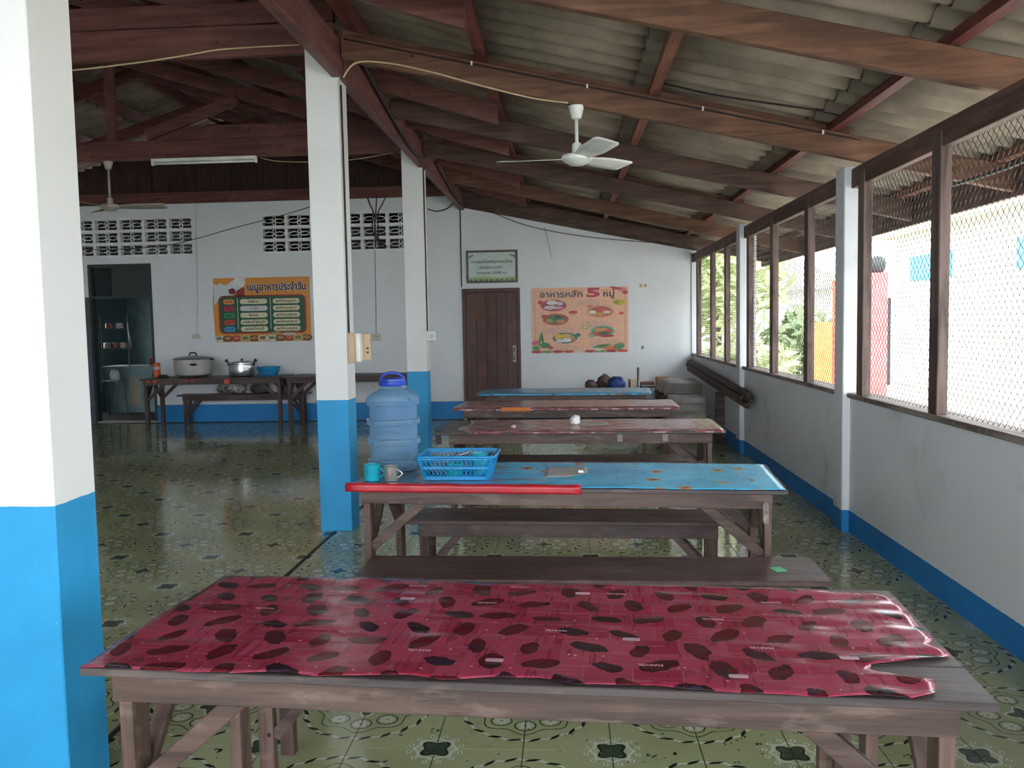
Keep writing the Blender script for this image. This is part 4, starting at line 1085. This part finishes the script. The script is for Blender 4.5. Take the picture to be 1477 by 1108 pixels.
def plate(cx, cz, rx, rz, rim, fill, bits, badge):
    blob(cx, cz, rx, rz, 2, rim, pf, 'printed_plate', 28); blob(cx, cz, rx * .82, rz * .78, 3, fill, pf, 'printed_plate', 24)
    for k, (dx, dz, a, b_, c) in enumerate(bits): blob(cx + dx, cz + dz, a, b_, 4 + k % 3, c, pf, 'printed_food', 12, .12)
    blob(cx + badge[0], cz + badge[1], .045, .03, 6, rim, pf, 'printed_badge', 14)
plate(.34, .735, .20, .09, (176, 46, 72), (150, 60, 80), [(-.02, .045, .09, .035, (214, 208, 204)), (.10, .03, .05, .03, (190, 190, 196)), (-.05, -.03, .1, .03, (200, 190, 186)), (.08, -.035, .07, .02, (214, 150, 160))], (-.2, .05))
plate(.37, .52, .20, .09, (180, 62, 48), (120, 96, 60), [(.0, .02, .12, .035, (52, 110, 70)), (-.1, -.02, .06, .03, (150, 150, 70)), (.08, -.03, .07, .03, (190, 130, 80)), (.03, .04, .05, .025, (40, 60, 46))], (-.18, .05))
plate(.51, .23, .19, .085, (40, 100, 84), (120, 150, 110), [(-.10, .02, .06, .05, (220, 170, 50)), (.02, .03, .07, .04, (210, 160, 60)), (.03, -.03, .07, .03, (222, 222, 218)), (-.07, -.045, .07, .025, (206, 214, 214)), (.12, -.02, .05, .03, (190, 120, 60))], (.2, .045))
plate(1.06, .63, .20, .09, (196, 116, 84), (166, 76, 54), [(-.12, -.01, .06, .03, (226, 216, 200)), (.03, .02, .06, .035, (206, 80, 60)), (.1, -.01, .06, .025, (220, 200, 176)), (-.02, -.04, .09, .025, (200, 140, 70))], (-.16, .075))
plate(1.09, .33, .19, .085, (110, 176, 136), (70, 130, 80), [(-.02, .02, .12, .03, (206, 130, 70)), (.03, -.03, .1, .025, (50, 70, 40)), (.1, .0, .05, .03, (190, 60, 60)), (-.12, -.05, .1, .03, (190, 60, 72)), (.06, -.075, .12, .022, (150, 44, 44))], (-.17, -.07))
for cx, cz, rx, rz, c in ((.64, .625, .07, .028, (196, 56, 44)), (1.38, .60, .04, .024, (206, 80, 60)), (.83, .385, .055, .024, (96, 130, 70)), (.83, .387, .04, .015, (214, 210, 160)), (1.36, .765, .09, .045, (196, 176, 60)), (1.30, .78, .05, .04, (206, 186, 90))): blob(cx, cz, rx, rz, 3 if c != (214, 210, 160) else 4, c, pf, 'printed_vegetable', 16, .05)
for cx, cz, wd in ((.86, .80, .38), (.98, .47, .5), (.42, .385, .5), (1.15, .19, .5), (.55, .10, .42)):
    for j in range(3):
        lettering('อาหารให้พลังงานแก่ร่างกาย' if j else 'ประโยชน์', .03, flat((150, 130, 140)), pf, (cx, -.004, cz - j * .035), width=wd * (1 if j else .7))
for k in range(9):
    x = .07 + k * .165
    blob(x, .022, .085, .022, 4 + k % 2, ((176, 40, 66), (96, 136, 80), (150, 30, 50), (190, 70, 50), (206, 190, 170))[k % 5], pf, 'printed_vegetable', 12, .1)
for cx, cz, rx, rz, c, ro in ((.16, .22, .02, .11, (70, 120, 60), .15), (.12, .20, .02, .1, (90, 130, 66), -.2), (.2, .12, .08, .045, (60, 120, 70), 0), (.06, .08, .06, .04, (70, 140, 80), 0), (.05, .16, .06, .035, (206, 90, 110), .3), (.28, .09, .05, .025, (170, 60, 80), -.4),
                               (1.05, .09, .12, .03, (84, 140, 80), .15), (1.2, .07, .10, .035, (212, 110, 66), 0), (1.34, .09, .09, .05, (70, 130, 70), .2), (1.0, .05, .09, .025, (206, 200, 180), -.1), (1.12, .11, .1, .016, (96, 150, 84), .2), (1.30, .985, .1, .018, (180, 50, 70), -.2), (1.40, .96, .07, .035, (214, 120, 130), -.3), (1.44, .92, .04, .03, (176, 40, 60), 0)): blob(cx, cz, rx, rz, 5, c, pf, 'printed_vegetable', 12, .1, ro)
# framed plaque
pq = thing('wall_plaque', 'framed pale green plaque with black lettering above the wooden door', 'plaque', (-1.525, D - .002, 2.115), 0)
W, Hh = .80, .50
M_FRM = plain('dark_bronze_frame', lin(58, 54, 46), .4)
for x0, x1, z0, z1 in ((0, W, 0, .03), (0, W, Hh - .03, Hh), (0, .035, .03, Hh - .03), (W - .035, W, .03, Hh - .03)): B().box(x0, x1, -.03, 0, z0, z1).obj('frame_bar', M_FRM, pq, bevel=.004)
B().box(.035, W - .035, -.012, -.002, .03, Hh - .03).obj('plaque_panel', flat((190, 206, 198)), pq)
shape([(.036, .031), (W - .036, .031), (W - .036, .09), (.5, .08), (.3, .095), (.036, .085)], 10, (150, 176, 116), pq, 'printed_grass')
for k in range(9): blob(.07 + k * .08, .045, .03, .014, 11, (78, 96, 52), pq, 'printed_tuft', 8, .2)
for s in (-1, 1):
    blob(W / 2 + s * .31, .42, .035, .012, 11, (70, 120, 96), pq, 'printed_leaf', 12, 0, -s * .5); blob(W / 2 + s * .345, .405, .012, .026, 11, (60, 110, 88), pq, 'printed_leaf', 12)
INK = flat((52, 56, 58))
lettering('อาคารอเนกประสงค์แบบ สปช.203/26', .06, INK, pq, (W / 2, -.0155, .325), width=.64, bold=.0015)
lettering('สร้างเมื่อ พ.ศ.2537', .055, INK, pq, (W / 2 - .02, -.0155, .235), width=.36, bold=.0012)
lettering('งบประมาณ 135,000 บาท', .05, INK, pq, (W / 2, -.0155, .155), width=.47, bold=.0012)
for x, z, c in ((1.16, 2.0, (190, 160, 110)), (1.23, 2.0, (176, 146, 96)), (1.18, 1.05, (120, 124, 130))):
    o = B().box(x - .02, x + .02, D - .004, D - .0005, z, z + .05).obj('paper_bit', flat(c)); tag(o, {1.16: 'left of two torn tan tape bits near the poster corner', 1.23: 'right of two torn tan tape bits near the poster corner', 1.18: 'small grey scrap taped low on the wall right of the poster'}[x], 'tape')

# ------------------------------------------------------------------ stored things in the far right corner
def corr(name, lx, ly, nw, amp, mat, parent=None, th=.008, bend=0):
    def fn(u, v): return ((u - .5) * lx, (v - .5) * ly, amp * math.cos(v * nw * 2 * PI) - bend * ((v - .2) ** 2))
    return B().grid(fn, 2, nw * 10).obj(name, mat, parent, smooth=True, solid=th)
M_OLDR = plain('old_roof_sheet', lin(186, 182, 176), .75, .3, 0, .15, 9)
words = ['lowest', 'second from bottom', 'third from bottom', 'fourth from bottom', 'topmost']
sk = thing('timber_stand', 'dark low timber stand under the old roof sheets', 'stand', (1.49, 11.75, 0))
for x in (-.24, .22):
    for y in (-.42, .4): B().box(x, x + .06, y, y + .06, 0, .46).obj('stand_leg', M_TIMB, sk)
for y in (-.42, .4): B().box(-.26, .30, y - .002, y + .062, .46, .50).obj('stand_rail', M_TIMB, sk)
for k in range(5):
    o = corr('roof_sheet', .48, 1.0, 4, .022, M_OLDR); o.location = (1.52 + .006 * k, 11.75, .528 + .030 * k); o.rotation_euler = (0, R_(1.0), R_(1 - k * .5))
    tag(o, 'weathered corrugated roof sheet in the corner stack, %s' % words[k], 'roof sheet', 'stacked roof sheets')
for k in range(3):
    o = corr('roof_sheet', .46, .56, 4, .026, M_OLDR); o.location = (1.545, 11.02 + .045 * k, .27 + .012 * k); o.rotation_euler = (R_(48), 0, R_(-4 + k))
    tag(o, 'corrugated roof sheet leaning before the corner stack, %s' % ('foremost', 'middle', 'hindmost')[k], 'roof sheet', 'leaning roof sheets')
for k, (dx, dz, dl) in enumerate(((0, 0, 0), (.0, .056, .22), (.0, .112, -.15), (-.042, .0, .3), (-.042, .056, -.25), (-.042, .112, .45))):
    b = B().bar((0, 0, 0), (.045, 4.4 + dl * .3, .13), .036, .050)
    o = b.obj('timber_board', M_TIMB, None, bevel=.003); o.location = (1.852 + dx, 8.86 - dl * .5, .615 + dz)
    tag(o, 'dark weathered board resting along the window wall, %s' % ('wall side bottom', 'wall side middle', 'wall side top', 'room side bottom', 'room side middle', 'room side top')[k], 'board', 'timber bundle')
o = B().box(-.05, .05, -.05, .05, 0, .628).obj('timber_post', M_TIMB); o.location = (1.82, 10.3, 0); tag(o, 'short dark post propping the timber bundle by the wall', 'post')
ct = thing('storage_table', 'low dark table under the bags in the far corner', 'table', (.85, 12.75, 0))
B().box(-.62, .62, -.35, .35, .45, .48).obj('table_top', M_FARW, ct)
for x in (-.58, .53):
    for y in (-.32, .27): B().box(x, x + .05, y, y + .05, 0, .45).obj('leg', M_FARZ, ct)
M_BRN = plain('brown_cloth', lin(92, 78, 74), .9, var=.3, scale=14)
lump('cloth_bundle', 'brown cloth bundle left of the blue bag', 'bundle', (.36, 12.70, .482), .085, .11, .085, M_BRN, 2, .35, 24, 2.6)
lump('cloth_bundle', 'rounder brown bundle with pale folds behind the blue bag', 'bundle', (.57, 12.92, .482), .11, .11, .12, plain('brown_cloth_pale', lin(104, 90, 86), .9, var=.4, scale=9), 6, .35, 24, 2.6)
lump('blue_bag', 'crumpled dark blue bag in the far corner', 'bag', (.74, 12.66, .482), .13, .11, .11, plain('navy_bag', lin(34, 62, 130), .4, var=.4, scale=12), 15, .4, 24, 3)
o = B().box(-.06, .06, -.05, .05, 0, .15).obj('paper_box', plain('cream_box', lin(190, 180, 150), .7), None, bevel=.006); o.location = (.985, 12.75, .4805); o.rotation_euler = (0, 0, .3); tag(o, 'cream box right of the crumpled blue bag', 'box')
o = B().tube([(0, 0, 0), (0, 0, .82)], .020, 10).obj('metal_pipe', plain('grey_pipe', lin(112, 116, 120), .4, .5, .6), None, smooth=True); o.location = (1.03, 12.36, 0); tag(o, 'grey metal pipe standing upright in the far corner', 'pipe')
for k in range(5):
    o = B().box(-.10, .10, -.07, .07, 0, .022).obj('book', plain('book_%d' % k, (lin(176, 160, 140), lin(92, 60, 52), lin(196, 190, 180), lin(80, 74, 78), lin(160, 110, 96))[k], .7), None, bevel=.002)
    o.location = (1.19, 12.7, .4805 + k * .023); o.rotation_euler = (0, 0, (k * 1.7) % .6 - .3)
    tag(o, 'old book in the corner pile, %s, %s' % (words[k], ('tan', 'brown', 'off-white', 'dark grey', 'dusty pink')[k]), 'book', 'books in the corner')
o = B().box(-.09, .09, -.08, .08, 0, .19).obj('cardboard_box', plain('cardboard', lin(170, 122, 92), .8), None, bevel=.003); o.location = (1.39, 12.55, .4805); tag(o, 'small brown cardboard box beside the old books', 'box')

# ------------------------------------------------------------------ outside
M_GRD = plain('pale_ground', lin(196, 192, 180), .9, var=.1, scale=.4)
g = B().box(-40, 60, -30, 90, -.4, -.121).obj('ground', M_GRD); g['kind'] = 'structure'
ob = thing('school_building', 'long cream white building outside the near mesh window', 'building', (8.0, 4.0, -.12))
M_CREAMW = plain('cream_wall', lin(238, 236, 226), .8, var=.03)
B().box(0, 5, 0, 17.5, 0, 3.45).obj('wall', M_CREAMW, ob)
B().box(-.35, 5.3, -.3, 17.8, 3.45, 3.62).obj('roof_edge', plain('cream_fascia', lin(222, 210, 180), .8), ob)
M_SHUT = plain('blue_shutter', lin(96, 178, 208), .6)
for y in (1.5, 5.6, 9.7, 14.4):
    B().box(-.04, .0, y, y + 2.1, 2.4, 2.95).obj('window', M_SHUT, ob); B().box(-.02, .0, y, y + 2.1, 1.05, 2.38).obj('pane', M_CREAMW, ob)
rp = thing('red_gate_post', 'tall red post with dark strip outside the mesh window', 'gate post', (5.0, 14.2, -.12))
B().box(-.13, .13, -.13, .13, 0, 2.30).obj('post_body', plain('red_paint', lin(226, 124, 124), .6), rp)
B().box(.13, .2, -.08, .08, .5, 1.9).obj('dark_strip', plain('dark_strip', lin(60, 62, 72), .6), rp)
lump('lamp_head', 'dark rounded lamp head above the red gate post', 'lamp', (5.0, 14.2, 2.18), .14, .12, .16, plain('dark_lamp', lin(70, 72, 74), .6), 5, .15)
o = B().box(4.40, 4.82, 15.9, 16.0, -.12, 1.40).obj('orange_panel', plain('orange_panel', lin(242, 176, 104), .6)); tag(o, 'bright orange panel outside the middle mesh window', 'panel')
o = B().box(4.86, 4.98, 15.95, 16.05, -.12, 2.15).obj('gate_post', plain('orange_red_post', lin(232, 124, 98), .6)); tag(o, 'slim orange red post beside the orange panel', 'gate post')
hs = thing('far_house', 'pale grey house with a low roof far beyond the mesh', 'building', (5.2, 22.5, -.12))
B().box(-1.6, 1.6, 0, 3, 0, 2.3).obj('wall', plain('house_wall', lin(214, 214, 210), .8), hs)
B().prism([(-2.0, 2.3), (2.0, 2.3), (2.0, 2.5), (0, 3.3), (-2.0, 2.5)], -.4, 3.4, 'y').obj('roof', plain('house_roof', lin(176, 172, 168), .8), hs)
def leafmat(nm, a, c):
    M = Mat(nm, .6, .3); oi = M.noise(M.pos('obj'), 3.0, 3)
    return M.col(M.mix(oi.ramp(.3, .7), a, c)).m
M_LEAF = [leafmat('leaves_yellow_green', lin(176, 190, 130), lin(214, 220, 176)), leafmat('leaves_green', lin(130, 156, 112), lin(180, 194, 150))]
M_BARK = plain('bark', lin(110, 98, 84), .9)
def tree(label, loc, h, r, mi, n=900, name='tree', trunk=True, cat='tree'):
    t = thing(name, label, cat, loc, 0, 'trees outside the mesh windows')
    rr = random.Random(int(loc[0] * 100 + loc[1] * 10))
    b = B()
    for k in range(n):
        d = Vector((rr.gauss(0, 1), rr.gauss(0, 1), rr.gauss(0, .9))).normalized() * (rr.random() ** .4)
        c = Vector((d.x * r, d.y * r, h - r * .9 + d.z * r * .95)) if trunk else Vector((d.x * r, d.y * r, h * .5 + d.z * h * .5))
        c += Vector((noise.noise(c * 1.3), noise.noise(c * 1.3 + Vector((9, 0, 0))), 0)) * r * .4
        if c.z < .05: c.z = .05 + rr.random() * .2
        a = Vector((rr.gauss(0, 1), rr.gauss(0, 1), rr.gauss(0, 1))).normalized(); e = a.orthogonal().normalized(); s_ = rr.uniform(.09, .17)
        i = len(b.v); b.v += [tuple(c + a * s_ * 1.3), tuple(c + e * s_ * .55), tuple(c - a * s_ * 1.3), tuple(c - e * s_ * .55)]; b.f.append((i, i + 1, i + 2, i + 3))
    o = b.obj('foliage', M_LEAF[mi], t); o['kind'] = 'stuff'
    B().tube([(0, 0, -.1), (.03, .02, h * .4), (-.05, .03, h * .75)], [.09 if trunk else .03, .07 if trunk else .025, .02], 8).obj('trunk', M_BARK, t, smooth=True)
tree('leafy tree seen through the farthest mesh window beside the back wall', (3.3, 19.0, -.12), 3.9, 1.5, 0, 1400)
tree('taller tree behind the middle mesh window', (5.9, 31.5, -.12), 5.4, 2.2, 1, 1500)
tree('yellow green shrub low in the middle mesh window', (3.3, 15.6, -.12), 1.25, .8, 0, 700, 'shrub', False, 'shrub')
tree('dark shrub behind the bright orange panel', (5.0, 18.2, -.12), 1.9, .8, 1, 700, 'shrub', False, 'shrub')
tree('pale shrub close to the farthest mesh window sill', (2.85, 13.6, -.12), 1.2, .55, 0, 600, 'shrub', False, 'shrub')
